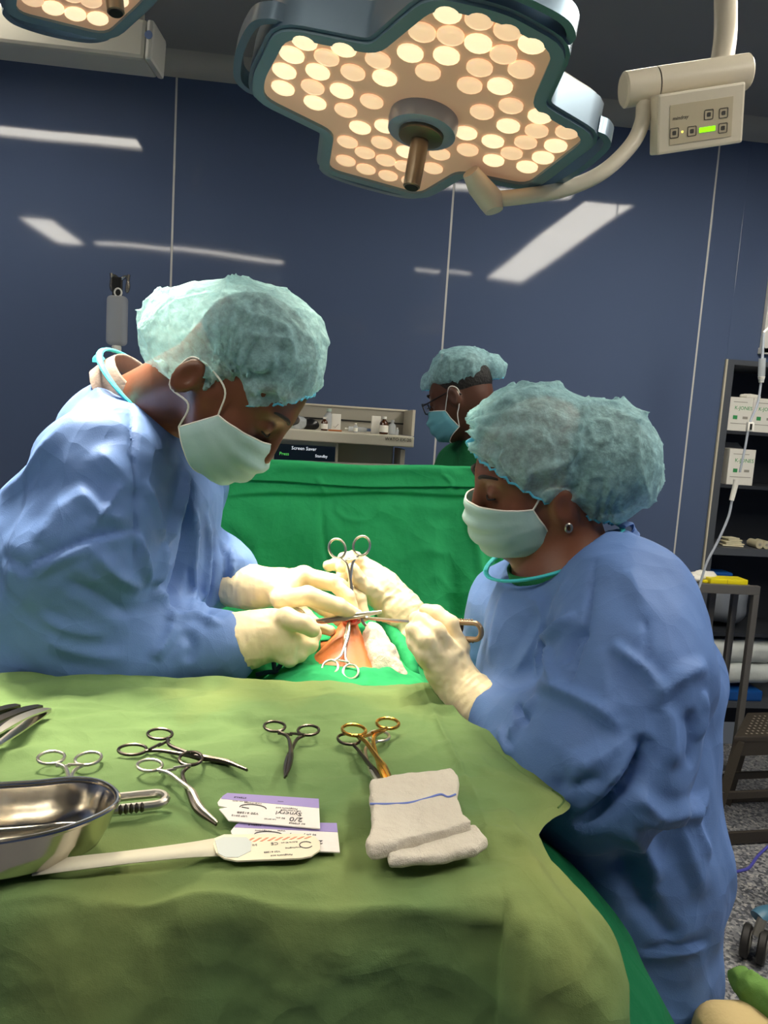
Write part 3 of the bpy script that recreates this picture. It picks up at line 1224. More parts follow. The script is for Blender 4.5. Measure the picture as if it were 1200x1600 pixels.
# ------------------------------------------------------------------ polygon slabs
def poly_d(P2, poly):
    poly = np.asarray(poly, float)
    d = np.full(len(P2), 1e9)
    s = np.ones(len(P2))
    n = len(poly)
    for i in range(n):
        a, b = poly[i], poly[i - 1]
        e = b - a
        w = P2 - a
        t = np.clip((w @ e) / (e @ e + 1e-15), 0, 1)
        d = np.minimum(d, ((w - t[:, None] * e) ** 2).sum(1))
        c1 = P2[:, 1] >= a[1]
        c2 = P2[:, 1] < b[1]
        c3 = e[0] * w[:, 1] > e[1] * w[:, 0]
        fl = (c1 & c2 & c3) | (~c1 & ~c2 & ~c3)
        s[fl] *= -1
    return s * np.sqrt(d)


def tp(px, py, dz=0.0):
    """point on (or dz above) the table top seen at a pixel"""
    return onp(px, py, 2, ZT + .002 + dz)


def ring_pts(c, r, M, n=22, stretch=1.0, ang=0.0):
    out = []
    for k in range(n):
        a = 2 * math.pi * k / n
        v = np.array([math.cos(a) * r * stretch, math.sin(a) * r, 0])
        out.append(c + M @ (rotz(ang) @ v))
    return np.array(out)


def clamp(name, label, cat, R1, R2, P, T, rr, up, m1, m2=None, thick=.0028, curve=0.0, group=None, cross=True, ratchet=True, base=None):
    """ring-handled surgical clamp: ring centres R1, R2, pivot P, jaw tip T (room points)"""
    R1, R2, P, T = [np.asarray(v, float) for v in (R1, R2, P, T)]
    up = unit(up)
    m2 = m2 or m1
    t = thing(name, label, cat, base if base is not None else (R1 + R2) / 2, group)
    ax = unit(T - P)
    side = unit(np.cross(up, ax))
    M = np.stack([ax, side, np.cross(ax, side)], 1)
    for k, Rc in enumerate((R1, R2)):
        sg = 1 if np.dot(Rc - P, side) > 0 else -1
        js = -sg if cross else sg
        upv = up * (thick * .35 * (1 if k == 0 else -1))
        toP = unit(P - Rc)
        ring = ring_pts(Rc, rr, np.stack([toP, np.cross(up, toP), up], 1), stretch=1.18)
        mb = MB()
        mb.tube(ring + upv, thick * .72, 8, closed=True)
        st = Rc + toP * rr * 1.15
        # shank bows slightly outwards, crosses at the pivot
        lat = np.dot(st - P, side)
        mid1 = lerp(st, P, .22) - side * lat * .42
        mid2 = lerp(st, P, .6) - side * lat * .30
        jl = np.linalg.norm(T - P)
        jm = lerp(P, T, .5) + side * (js * .0022 + curve * jl * .18)
        path = spline([st + upv, mid1 + upv, mid2 + upv, P + upv + side * js * .001, jm + upv, T + side * js * .0007 + upv], 5)
        rad = np.interp(np.linspace(0, 1, len(path)), [0, .15, .5, .62, .8, 1], [.75, .8, 1.0, 1.45, 1.15, .5]) * thick
        mb.tube(path, rad, 8)
        h = mb.build('lever', m1 if k == 0 else m2, t)
    MB().lathe([(thick * 1.25, -thick * 1.1), (thick * 1.3, 0), (thick * 1.25, thick * 1.1)], P, up, 12).build('pivot', m1, t)
    if ratchet:
        s1, s2 = R1 + unit(P - R1) * rr * 1.5, R2 + unit(P - R2) * rr * 1.5
        mid = (s1 + s2) / 2
        MB().tube([s1, lerp(s1, mid, 1.1)], thick * .62, 6).tube([s2 + up * thick * .6, lerp(s2, mid, 1.1) + up * thick * .6], thick * .62, 6).build('ratchet', m1, t)
    return t


UPT = np.array([0, 0, 1.0])
GI = 'ring-handled instruments laid on the olive drape'
clamp('hemostat', 'dark curved hemostat lying farthest back of the crossed pair on the olive drape', 'clamp', tp(250, 1148, .004), tp(207, 1170, .003), tp(312, 1183, .004), tp(386, 1203, .003), .0145, UPT, m_steel_dark, curve=.5, group=GI)
clamp('hemostat', 'bright curved hemostat crossing in front of the dark one, tip towards the suture packets', 'clamp', tp(234, 1197, .004), tp(298, 1184, .009), tp(298, 1238, .005), tp(339, 1287, .003), .0135, UPT, m_steel, m_steel_dark, curve=-.4, group=GI)
clamp('hemostat', 'short dark straight clamp lying alone in the middle of the olive drape', 'clamp', tp(429, 1136, .003), tp(482, 1140, .003), tp(453, 1180, .003), tp(446, 1214, .003), .0140, UPT, m_steel_dark, group=GI)
clamp('scissors', 'silver scissors under the gold-handled needle holder, blades beneath the gauze', 'scissors', tp(545, 1156, .002), tp(592, 1149, .002), tp(581, 1203, .003), tp(600, 1232, .003), .0145, UPT, m_steel_dark, m_steel, group=GI, ratchet=False)
clamp('needle_holder', 'gold-handled needle holder with its jaws tucked under the white gauze', 'needle holder', tp(553, 1142, .010), tp(606, 1129, .010), tp(596, 1197, .010), tp(612, 1230, .006), .0155, UPT, m_gold, m_gold, thick=.0033, group=GI)
clamp('towel_clamp', 'clamp behind the kidney dish with only its two finger rings showing', 'clamp', tp(80, 1185, .004), tp(138, 1184, .004), tp(108, 1228, .004), tp(106, 1262, .003), .0145, UPT, m_steel, group=GI)


def forceps(label, A, B, w, m_, gap=.006):
    """tweezers: two sprung leaves joined at the blunt end A, tips at B"""
    t = thing('tissue_forceps', label, 'forceps', A, 'forceps at the left edge of the drape')
    d = unit(B - A)
    sd = unit(np.cross(d, UPT))
    ln = np.linalg.norm(B - A)
    for k in (0, 1):
        V, Fc = [], []
        n = 14
        for i in range(n):
            q = i / (n - 1)
            ww = np.interp(q, [0, .04, .15, .45, .8, 1], [.55, .85, 1, .9, .4, .15]) * w
            c = A + d * ln * q + UPT * (.0015 + k * (gap * math.sin(min(1, q * 1.6) * math.pi * .55) + .002) + .001)
            th = .0011
            for (a, b) in ((-1, -1), (1, -1), (1, 1), (-1, 1)):
                V.append(c + sd * a * ww + UPT * b * th)
        for i in range(n - 1):
            for e in range(4):
                Fc.append((i * 4 + e, i * 4 + (e + 1) % 4, i * 4 + 4 + (e + 1) % 4, i * 4 + 4 + e))
        Fc += [(3, 2, 1, 0), tuple((n - 1) * 4 + e for e in range(4))]
        mk('leaf', V, Fc, m_, t, smooth=True, autosmooth=30)
    boxobj('joined_end', A + d * .006 + UPT * .003, (.012, w * 1.5, .006), m_, t, np.stack([d, sd, np.cross(d, sd)], 1), bev=.0015)
    return t


forceps('dark forceps nearest the left edge of the drape', tp(28, 1106), tp(-75, 1150), .0075, m_steel_dark)
forceps('dark flat forceps lying in the middle of the three', tp(62, 1107), tp(-60, 1172), .0080, m_steel_dark, .010)
forceps('glinting forceps nearest the viewer of the three', tp(74, 1112), tp(-45, 1196), .0085, m_steel, .014)

# ------------------------------------------------------------------ kidney dish
ZR = .047
rim_px = [(-5, 1224), (60, 1220), (115, 1215), (152, 1219), (175, 1231), (182, 1246), (172, 1260), (140, 1277), (90, 1295), (40, 1306), (-10, 1314),
          (-70, 1320), (-130, 1318), (-175, 1300), (-190, 1275), (-170, 1250), (-120, 1232), (-60, 1226)]
rim = spline([onp(x, y, 2, ZT + ZR) for x, y in rim_px], 5, closed=True)
cR = rim.mean(0)
kd = thing('kidney_dish', 'polished steel kidney dish at the left edge of the olive drape', 'kidney dish', (cR[0], cR[1], ZT))


def dish_ring(f, z):
    r = cR + (rim - cR) * f
    r = r.copy()
    r[:, 2] = ZT + z
    return r


rows = [dish_ring(1.02, ZR - .003), dish_ring(1.0, ZR - .006), dish_ring(.93, .022), dish_ring(.84, .006), dish_ring(.78, .0025), dish_ring(.3, .0025)]
n = len(rim)
V = np.concatenate(rows + [cR[None] * np.array([1, 1, 0]) + np.array([[0, 0, ZT + .0025]])])
Fc = []
for i in range(len(rows) - 1):
    for k in range(n):
        Fc.append([i * n + k, i * n + (k + 1) % n, (i + 1) * n + (k + 1) % n, (i + 1) * n + k])
for k in range(n):
    Fc.append([(len(rows) - 1) * n + k, (len(rows) - 1) * n + (k + 1) % n, len(V) - 1])
o = mk('bowl', V, Fc, m_polish, kd)
so = o.modifiers.new('thick', 'SOLIDIFY')
so.thickness = .0014
so.offset = 0
MB().tube(dish_ring(1.015, ZR - .002), .0028, 10, closed=True).build('rolled_rim', m_polish, kd)


def toothed_loop(mb, A, B, wd, M3, thick):
    """long loop handle from A to B (closed end at B), half width wd"""
    d = unit(B - A)
    sd = M3
    pts = []
    for q in np.linspace(0, .86, 8):
        pts.append(lerp(A, B, q) + sd * wd)
    c = lerp(A, B, .86)
    ln = np.linalg.norm(B - c)
    for a in np.linspace(80, -80, 9):
        pts.append(c + d * ln * math.cos(math.radians(a)) + sd * wd * math.sin(math.radians(a)))
    for q in np.linspace(.86, 0, 8):
        pts.append(lerp(A, B, q) - sd * wd)
    mb.tube(pts, thick, 10)
    return pts


rt = thing('retractor', 'steel retractor with notched loop handle sticking out from behind the kidney dish', 'retractor', tp(250, 1248))
A_, B_ = tp(120, 1262, .006), tp(259, 1247, .006)
sd_ = unit(np.cross(unit(B_ - A_), UPT))
mb = MB()
hp = toothed_loop(mb, A_, B_, .0125, sd_, .0048)
mb.build('loop_handle', m_steel, rt)
for q in np.linspace(.48, .72, 5):
    c = lerp(A_, B_, q) + sd_ * .0125
    MB().lathe([(.004, -.002), (.0056, 0), (.004, .002)], c + sd_ * .0015, unit(B_ - A_), 10).build('notch', m_steel_dark, rt)
MB().tube([A_, lerp(A_, B_, -.8)], .004, 10).build('shaft', m_steel_dark, rt)

# ------------------------------------------------------------------ suture packets, printed
m_foil = mat('packet_white', (226, 220, 214), rough=.45, bump=(30, .12))
m_lilac = mat('packet_lilac', (150, 136, 190), rough=.45)
m_print = mat('print_dark', (66, 62, 68), rough=.7)
m_cream = mat('tray_cream', (232, 222, 196), rough=.4)
m_orange = mat('print_orange', (226, 150, 116), rough=.6)


def slab(px_poly, z0, th, name, material, parent, bev=.0):
    P3 = [onp(x, y, 2, z0) for x, y in px_poly]
    c = np.mean(P3, axis=0)
    M = np.eye(3)
    return MB().prism([(p[0] - c[0], p[1] - c[1]) for p in P3], M, (c[0], c[1], z0), 0, th, bev).build(name, material, parent, smooth=False)


def printing(parent, px0, px1, z, rows, mtl=None):
    pass


def packet(label, quad, z0, texts, flip=True, group='suture packets'):
    """quad px: far-left, far-right, near-right, near-left; band at the far side"""
    q = [onp(x, y, 2, z0) for x, y in quad]
    t = thing('suture_packet', label, 'suture packet', np.mean(q, axis=0), group)

    def at(u, v):
        return lerp(lerp(q[0], q[1], u), lerp(q[3], q[2], u), v)
    ol = [at(.09, 0), at(1, 0), at(1, 1), at(.12, 1), at(.02, .62), at(.03, .6), at(.10, .54), at(.012, .5), at(.0, .38), at(.03, .2)]
    ol = [(p[0] - q[0][0], p[1] - q[0][1]) for p in ol]
    MB().prism(ol, np.eye(3), q[0], 0, .0012).build('envelope', m_foil, t, smooth=False)
    bl = [at(.09, .0), at(1, 0), at(1, .33), at(.03, .24), at(.045, .13)]
    MB().prism([(p[0] - q[0][0], p[1] - q[0][1]) for p in bl], np.eye(3), q[0] + UPT * .0012, 0, .0003).build('colour_band', m_lilac, t, smooth=False)
    xd = unit(at(1, .5) - at(0, .5))
    yd = unit(np.cross(UPT, xd))
    M = np.stack([-xd, -yd, UPT], 1)          # upside-down lettering, read from the far side
    for (s, u, v, size) in texts:
        text('lettering', s, size, m_print, t, at(u, v) + UPT * .0017, M, depth=.0001)
    # needle outline
    arc = [at(.30 + .13 * math.cos(a) + .05, .50 - .12 * math.sin(a)) + UPT * .0016 for a in np.linspace(0, math.pi, 12)]
    MB().tube(arc, .0005, 5).tube([at(.24, .5) + UPT * .0016, at(.31, .53) + UPT * .0016], .0005, 5).build('needle_outline', m_print, t)
    return t


packet('upper lilac and white suture packet, upside-down print, lying over another packet', [(341, 1240), (498, 1250), (500, 1296), (338, 1282)], ZT + .006,
       [('Syncryl', .70, .60, .0098), ('2/0', .77, .78, .0112), ('V20 6128B', .30, .70, .0052), ('USP 23/12', .22, .82, .004), ('Polyglycolic acid', .68, .43, .0036),
        ('suture absorbable', .72, .50, .003), ('90 cm', .62, .78, .004), ('EO STERILE', .78, .92, .0034), ('STERILE', .22, .15, .004), ('Violet braided', .35, .33, .0034), ('Do not reuse', .22, .3, .003),
        ('Lot 20160', .52, .85, .003), ('www', .62, .2, .003)])
packet('lower lilac and white suture packet, half hidden by the cream tray', [(362, 1285), (526, 1288), (531, 1333), (358, 1326)], ZT + .003,
       [('Syncryl', .62, .5, .008), ('STERILE', .22, .14, .004), ('Polyglycolic', .30, .36, .0036), ('Violet', .47, .34, .0034), ('90 cm', .75, .45, .004), ('2/0', .8, .7, .009)])
# cream cardboard needle tray with its pulled-out paper strip
tr = thing('needle_tray', 'cream rounded suture tray card with orange stripes and long paper strip', 'suture tray', tp(420, 1328))
tz = ZT + .0052
slab([(335, 1312), (350, 1306), (470, 1305), (492, 1309), (500, 1318), (500, 1330), (486, 1340), (470, 1343), (370, 1347), (350, 1343), (338, 1335), (333, 1322)], tz, .0016, 'card', m_cream, tr)
slab([(336, 1314), (349, 1308), (385, 1309), (393, 1316), (392, 1330), (372, 1340), (352, 1340), (341, 1334)], tz + .0016, .0006, 'clear_window', mat('film', (206, 212, 208), rough=.2), tr)
for k in range(9):
    x = 383 + k * 11.5
    slab([(x, 1316 - k * .7), (x + 4, 1316 - k * .7), (x + 15 - k * .4, 1309.5 - k * .3), (x + 11 - k * .4, 1309.5 - k * .3)], tz + .0016, .0003, 'stripe', m_orange, tr)
p0, p1 = onp(360, 1330, 2, tz), onp(490, 1322, 2, tz)
xd = unit(p1 - p0)
M = np.stack([-xd, -unit(np.cross(UPT, xd)), UPT], 1)
for (s, px, py, sz) in (('CE', 429, 1318, .0062), ('V20 6128B', 425, 1331, .0035), ('Polyglycolic acid', 440, 1336, .0032), ('2/0', 398, 1320, .004), ('Suture 90 cm', 452, 1316, .003), ('SYNTHETIC', 458, 1324, .003)):
    text('lettering', s, sz, m_print, tr, onp(px, py, 2, tz + .0019), M, depth=.0001)
MB().tube([onp(478 + 10 * math.cos(a), 1320 + 5 * math.sin(a), 2, tz + .0018) for a in np.linspace(.4, 5.6, 14)], .0005, 5).build('diagram', m_print, tr)
# paper strip
sp_top = [(52, 1351), (110, 1340), (200, 1330), (290, 1318), (338, 1310)]
sp_bot = [(50, 1369), (120, 1360), (210, 1349), (290, 1341), (345, 1338)]
V = []
top, bot = spline(np.array(sp_top, float), 6), spline(np.array(sp_bot, float), 6)
for i, (a, b) in enumerate(zip(top, bot)):
    z = ZT + .004 + .010 * math.sin(math.pi * i / len(top))
    V += [onp(*a, 2, z), onp(*b, 2, z - .003)]
Fc = [[2 * i, 2 * i + 2, 2 * i + 3, 2 * i + 1] for i in range(len(top) - 1)]
o = mk('paper_strip', V, Fc, mat('strip_paper', (212, 206, 182), rough=.6, bump=(20, .1)), tr)
o.modifiers.new('thick', 'SOLIDIFY').thickness = .0008


# ------------------------------------------------------------------ gauze
def gauze_mat():
    return cloth_mat('gauze', (228, 221, 206), (218, 209, 192), rough=.95, translucent=.2, bump=(90, .45), weave=(700, .35), var_scale=25)


m_gauze = gauze_mat()


def puffy(px_poly, z0, th, wob, name, material, parent, h=.0022, seed=0.0):
    P3 = np.array([onp(x, y, 2, z0) for x, y in px_poly])
    c = P3.mean(0)
    poly = P3[:, :2]

    def fn(P):
        d2 = poly_d(P[:, :2] + .0025 * np.stack([fbm(P * 60 + seed, 2), fbm(P * 60 + 9 + seed, 2)], 1), poly)
        zz = P[:, 2] - z0 - wob * fbm(P * np.array([22, 22, 0]) + seed, 2)
        q = np.stack([d2 + .004, np.abs(zz - th / 2) - th / 2 + .004], 1)
        d = np.linalg.norm(np.maximum(q, 0), axis=1) + np.minimum(q.max(1), 0) - .004
        return d - .0012 * ridge(P * np.array([40, 40, 130]) + seed)
    lo, hi = P3.min(0) - .012, P3.max(0) + .012
    lo[2], hi[2] = z0 - .008, z0 + th + .012
    Vv, Ff = surf(fn, lo, hi, h)
    return mk(name, Vv, Ff, material, parent)


gz = thing('gauze_swab', 'folded white gauze swab with blue thread covering the instrument tips', 'gauze', tp(650, 1290))
puffy([(604, 1346), (640, 1336), (722, 1302), (742, 1303), (762, 1326), (744, 1341), (690, 1352), (608, 1360)], ZT + .002, .011, .002, 'lower_fold', m_gauze, gz, seed=2)
puffy([(578, 1236), (640, 1226), (702, 1217), (716, 1228), (713, 1262), (722, 1290), (736, 1304), (690, 1318), (640, 1330), (605, 1342), (578, 1347), (571, 1338), (580, 1318)], ZT + .008, .015, .0025, 'upper_fold', m_gauze, gz, seed=5)
bt = [(578, 1256), (610, 1256), (640, 1254), (668, 1247), (688, 1241), (700, 1245), (712, 1241)]
dg = bpy.context.evaluated_depsgraph_get()
MB().tube(spline([onp(x, y, 2, ZT + .0245) for x, y in bt], 5), .0011, 6).build('blue_thread', mat('blue_thread', (110, 128, 200), rough=.8), gz)

# ================================================================== people
def dv(ix, iy, iz=0.0):
    """direction given in picture terms: right, down, towards the viewer"""
    return unit(ROT @ np.array([ix, -iy, iz]))


KP = 1.08      # how far out the two people at the table stand, as a factor on the depths written below


def Wp(px, py, d):
    return W(px, py, d * KP)


def Wl(lst):
    """[(px,py,d,r),...] -> points, radii"""
    return [Wp(a, b, c) for a, b, c, r in lst], [r * KP for a, b, c, r in lst]


def skin_mat(name, col, col2):
    return mat(name, col, rough=0.42, var=(9, .8, col2), bump=(160, .06, 4, .004), spec=.45, sss=.08)


m_skin_a = skin_mat('skin_deep_brown', (112, 68, 46), (98, 58, 40))
m_skin_b = skin_mat('skin_brown', (124, 76, 54), (106, 64, 46))
m_skin_c = skin_mat('skin_dark', (92, 58, 42), (80, 50, 36))
m_skin_p = skin_mat('skin_iodine', (206, 122, 70), (190, 106, 58))
m_hair = mat('black_hair', (14, 12, 12), rough=.7, bump=(120, .6))
m_brow = mat('brow_hair', (20, 14, 12), rough=.8)
m_gown = cloth_mat('blue_gown', (102, 134, 190), (94, 126, 184), rough=.62, translucent=.10, bump=(14, .12), weave=(520, .10), var_scale=8, crease=(8, .45))
m_bind = cloth_mat('teal_binding', (70, 190, 196), (60, 178, 186), rough=.7, translucent=.0, bump=(60, .3))
m_glove = mat('latex_glove', (232, 218, 182), rough=.42, var=(14, .8, (224, 206, 166)), bump=(46, .22, 4, .006), spec=.4, sss=.12)
m_cap = cloth_mat('bouffant_fabric', (158, 214, 222), (186, 228, 230), rough=.7, translucent=.3, bump=(60, .9), transp=.44, var_scale=9)
m_capb = cloth_mat('bouffant_gather', (86, 184, 218), (104, 194, 224), rough=.8, translucent=.2, bump=(80, .6), transp=.0)
m_mask = cloth_mat('mask_fabric', (190, 220, 214), (176, 210, 210), rough=.75, translucent=.25, bump=(50, .15))
m_maskb = cloth_mat('mask_fabric_blue', (120, 190, 204), (110, 180, 198), rough=.75, translucent=.2, bump=(50, .15))
m_loop = mat('ear_loop_elastic', (232, 230, 222), rough=.8)


def head_frame(fwd, left):
    """columns: forward, to the person's left, up"""
    F = unit(fwd)
    L_ = unit(np.asarray(left) - F * np.dot(left, F))
    return np.stack([F, L_, np.cross(F, L_)], 1)


def head_d(P, H, M, s, ex=0.0, ez=0.0):
    q = ((P - H) @ M) / s
    ay = q.copy()
    ay[:, 1] = np.abs(ay[:, 1])
    d = ell(q, (-.012, 0, .045), (.098, .077, .092))
    d = smin(d, ell(q, (.040, 0, -.005), (.056, .064, .088)), .03)
    d = smin(d, cone(ay, (.0, .054, -.025), (.070, .022, -.092), .021, .018), .03)
    d = smin(d, cone(q, (.03, 0, -.06), (.078, 0, -.098), .042, .022), .025)
    d = smin(d, cone(ay, (.086, .006, .040), (.070, .046, .036), .010, .009), .014)
    d = smin(d, ell(ay, (.062, .044, -.022), (.026, .022, .024)), .02)
    d = smax(d, -ell(ay, (.104, .032, .016), (.020, .016, .013)), .014)
    d = smin(d, ell(ay, (.0815, .032, .015), (.0155, .017, .0135)), .004)
    d = smin(d, cone(q, (.092, 0, .034), (.116, 0, -.022), .008, .0115), .012)
    d = smin(d, ell(ay, (.106, .0135, -.028), (.012, .009, .009)), .007)
    d = smin(d, ell(q, (.094, 0, -.062), (.014, .026, .010)), .008)
    ear = ell(ay, (-.006 - ex, .082, .004 - ez), (.020, .009, .032))
    ear = smax(ear, -ell(ay, (-.002 - ex, .092, .006 - ez), (.011, .007, .018)), .005)
    d = smin(d, ear, .008)
    return d * s


def person(label, H, M, s, neck_px, body_prims, skin, base, h=.005, ex=0.0, ez=0.0):
    """root empty + one continuous body mesh (head, neck, trunk, arms, legs)"""
    t = thing('person', label, 'person', base)

    def fn(P):
        d = head_d(P, H, M, s, ex, ez)
        nb = np.asarray(neck_px)
        nk = cone(P, H + M @ np.array([-.035, 0, -.02]) * s, nb, .060 * s, .070)
        d = smin(d, nk, .03)
        for pts, rad, k in body_prims:
            d = smin(d, chain(P, pts, rad, .03), k)
        return d
    allp = np.concatenate([np.array(p) for p, r, k in body_prims] + [H[None]])
    lo, hi = allp.min(0) - .2, allp.max(0) + .2
    V, Fc = surf(fn, lo, hi, h)
    mk('body', V, Fc, skin, t)
    return t


def local_curve(H, M, s, pts):
    return [H + M @ (np.array(p) * s) for p in pts]


def face_bits(t, H, M, s, sides=(1, -1)):
    for sd in sides:
        p = spline(local_curve(H, M, s, [(.098, .010 * sd, .040), (.096, .026 * sd, .046), (.084, .044 * sd, .044), (.074, .052 * sd, .038)]), 5)
        MB().tube(p, np.interp(np.linspace(0, 1, len(p)), [0, .4, 1], [.0028, .0036, .0012]), 6).build('eyebrow', m_brow, t)
        p = spline(local_curve(H, M, s, [(.0955, .020 * sd, .010), (.0985, .032 * sd, .0075), (.090, .045 * sd, .009)]), 5)
        MB().tube(p, .0014, 6).build('eyelash', m_brow, t)


def face_mask(t, H, M, s, material, drop=0.0, out=0.0, loops=True, side=None, topx=.112, near=1, ex=0.0, ez=0.0):
    nu, nv = 33, 25
    V = np.zeros((nu, nv, 3))
    for j in range(nv):
        v = j / (nv - 1)
        xc = np.interp(v, [0, .3, .62, .85, 1], [topx + out, .136 + out, .132 + out, .116 + out, .082]) + .0022 * math.sin(v * 2 * math.pi * 4)
        zc = np.interp(v, [0, .3, .62, .85, 1], [.004, -.030, -.070, -.100, -.114]) - drop
        xs = np.interp(v, [0, .5, 1], [.040, .030, .018])
        zs = np.interp(v, [0, .5, 1], [-.020, -.050, -.082]) - drop
        ys = np.interp(v, [0, .5, 1], [.071, .074, .066])
        for i in range(nu):
            u = -1 + 2 * i / (nu - 1)
            c = max(0.0, math.cos(u * math.pi / 2)) ** .72
            x = xs + (xc - xs) * c
            z = zs + (zc - zs) * c
            y = ys * math.sin(u * math.pi / 2)
            V[i, j] = H + M @ (np.array([x, y, z]) * s)
    Vf = V.reshape(-1, 3)
    Vf = Vf + .0012 * np.stack([fbm(Vf * 45, 2), fbm(Vf * 45 + 7, 2), fbm(Vf * 45 + 13, 2)], 1)
    o = mk('face_mask', Vf, grid_faces(nu, nv), material, t)
    md = o.modifiers.new('thick', 'SOLIDIFY')
    md.thickness = .0016
    md.offset = 0
    V = Vf.reshape(nu, nv, 3)
    for row, nm in ((0, 'top_edge'), (nv - 1, 'bottom_edge')):
        MB().tube(V[:, row], .0014, 6).build(nm, m_loop, o)
    for sd, i in ((-1, 0), (1, nu - 1)):
        MB().tube(V[i], .0013, 6).build('side_edge', m_loop, o)
        ear_t, ear_b = (-.004 - ex, .084 * sd, .036 - ez), (-.012 - ex, .082 * sd, -.026 - ez)
        a = spline([V[i, 0], *local_curve(H, M, s, [(.018, .080 * sd, .008), ear_t, (-.026 - ex, .081 * sd, .018 - ez), ear_b]), *local_curve(H, M, s, [(.004, .079 * sd, -.05)]), V[i, nv - 1]], 6)
        MB().tube(a, .0016, 6).build('ear_loop', m_loop, o)
    return o


def bouffant(t, H, fn, brim_n, brim_c, sag, lo, hi, seed, hair=True, name='bouffant_cap', amp=1.0, mtl=None, h=.0045, knot=None, axis=None, radial=None):
    """cap = distance field shell opened along a sagging brim plane"""
    vr = unit(brim_c - CAM)
    bn = unit(np.asarray(brim_n) - vr * np.dot(brim_n, vr))
    ax = unit(np.asarray(axis) - vr * np.dot(axis, vr))

    def f2(P):
        b = np.clip(((P - brim_c) @ bn) / .05 + 1.1, 0, 1.4)
        wr = np.clip(ridge(P * 11 + seed, 1), 0, 1) ** 4 * .009 + np.clip(ridge(P * 23 + seed + 7, 1), 0, 1) ** 4 * .0045 + fbm(P * 10 + seed, 2) * .004
        d = fn(P) - amp * (wr * 1.0 + .0035 * b * np.sin(fbm(P * 14 + seed, 1) * 16))
        if radial is not None:
            rc, rd = radial
            q = P - rc
            e1 = unit(np.cross(rd, (0.3, 0.2, 1.0)))
            e2 = np.cross(rd, e1)
            az = np.arctan2(q @ e1, q @ e2)
            dist = np.linalg.norm(q, axis=1)
            d = d - .0060 * np.exp(-(dist / .13) ** 2) * np.clip(dist / .03, 0, 1) * np.sin(az * 17 + 2.5 * fbm(P * 15, 1))
            d = d + .020 * np.exp(-(dist / .028) ** 2)
        return d
    V, Fc = surf(f2, lo, hi, h)
    u = (V - brim_c) @ ax
    lim = sag(u)
    keep = ((V - brim_c) @ bn) < lim + .004 * np.sin(u * 160) * .5
    V, Fc = cut(V, Fc, keep)
    cap = mk(name, V, Fc, mtl or m_cap, t)
    # gathered elastic brim following the open edge
    cnt = {}
    for f in Fc:
        for k in range(4):
            a, b = int(f[k]), int(f[(k + 1) % 4])
            e = (a, b) if a < b else (b, a)
            cnt[e] = cnt.get(e, 0) + 1
    be = [e for e, c in cnt.items() if c == 1]
    nb = {}
    for a, b in be:
        nb.setdefault(a, []).append(b)
        nb.setdefault(b, []).append(a)
    best = []
    seen = set()
    for st in nb:
        if st in seen:
            continue
        loop, cur, prev = [st], st, None
        seen.add(st)
        while True:
            nx = [q for q in nb[cur] if q != prev and q not in seen]
            if not nx:
                break
            prev, cur = cur, nx[0]
            seen.add(cur)
            loop.append(cur)
        if len(loop) > len(best):
            best = loop
    if len(best) > 20:
        L_ = V[best]
        k = 7
        L2 = np.mean([np.roll(L_, q, 0) for q in range(-k, k + 1)], axis=0)[::3]
        ph = np.arange(len(L2))
        L2 = L2 + (bn * .0025)[None] * np.sin(ph * 2.4)[:, None]
        MB().tube(L2, .0020, 6, closed=True).build('elastic_brim', m_capb, cap)
    return cap


def hand(t, label, wrist, fingers, palm, cuff=None, h=.0024, seed=0.0, wr=1.0, name='glove'):
    """gloved hand: wrist chain, palm ribs to each knuckle, five separate jointed fingers"""
    wp, wrad = Wl(wrist)
    fs = [Wl(f) for f in fingers]
    pc = Wp(*palm[:3])
    palm = (*palm[:3], palm[3] * KP)

    def fn(P):
        d = chain(P, wp, wrad, .02)
        pd = cone(P, wp[-1], pc, wrad[-1] * .95, palm[3])
        for fp, fr in fs:
            pd = smin(pd, cone(P, pc, fp[0], palm[3] * .8, fr[0] * 1.08), .016)
        d = smin(d, pd, .018)
        for k, (fp, fr) in enumerate(fs):
            d = smin(d, chain(P, fp, fr, .004), .006)
        wq = np.clip(1 - np.linalg.norm(P - wp[0], axis=1) / (np.linalg.norm(pc - wp[0]) * 1.15), 0, 1)
        ax = unit(pc - wp[0])
        al = (P - wp[0]) @ ax
        d = d - wr * (.0030 * wq * ridge(np.stack([al * 70, P[:, 0] * 9, P[:, 2] * 14], 1) + seed, 2) + .0007 * ridge(P * 75 + seed, 1) + .0012 * fbm(P * 30 + seed, 2))
        if cuff is not None:
            d = smax(d, -((P - wp[0]) @ ax + cuff), .002)
        return d
    A = np.concatenate([np.array(p) for p, r in fs] + [np.array(wp)])
    lo, hi = A.min(0) - .055, A.max(0) + .055
    V, Fc = surf(fn, lo, hi, h)
    o = mk(name, V, Fc, m_glove, t)
    if label:
        o['label'] = label
    return o


def gown_mesh(t, prims, carve, strokes, lo, hi, seed, h=.0055, noise=1.0, material=None, name='surgical_gown', ks=.05):
    def fn(P):
        d = None
        for pts, rad, k in prims:
            c = chain(P, pts, rad, ks)
            d = c if d is None else smin(d, c, k)
        n = .022 * facet(P, 4.5, seed, (1, 1, .7)) + .008 * facet(P, 12.0, seed + 3, (1, 1, .7)) + .004 * fbm(P * np.array([5, 5, 3.2]) + seed, 2)
        d = d - noise * n
        if carve is not None:
            d = carve(P, d)
        return d
    V, Fc = surf(fn, lo, hi, h)
    V = folds(V, Fc, [(a[0], a[1] * 1.0, a[2] * 1.5, 3 if len(a) > 3 and a[3] == 0 else a[3]) for a in strokes])
    return mk(name, V, Fc, material or m_gown, t)


def ring3(c, e1, e2, n=48):
    return np.array([c + e1 * math.cos(a) + e2 * math.sin(a) for a in np.linspace(0, 2 * math.pi, n, endpoint=False)])


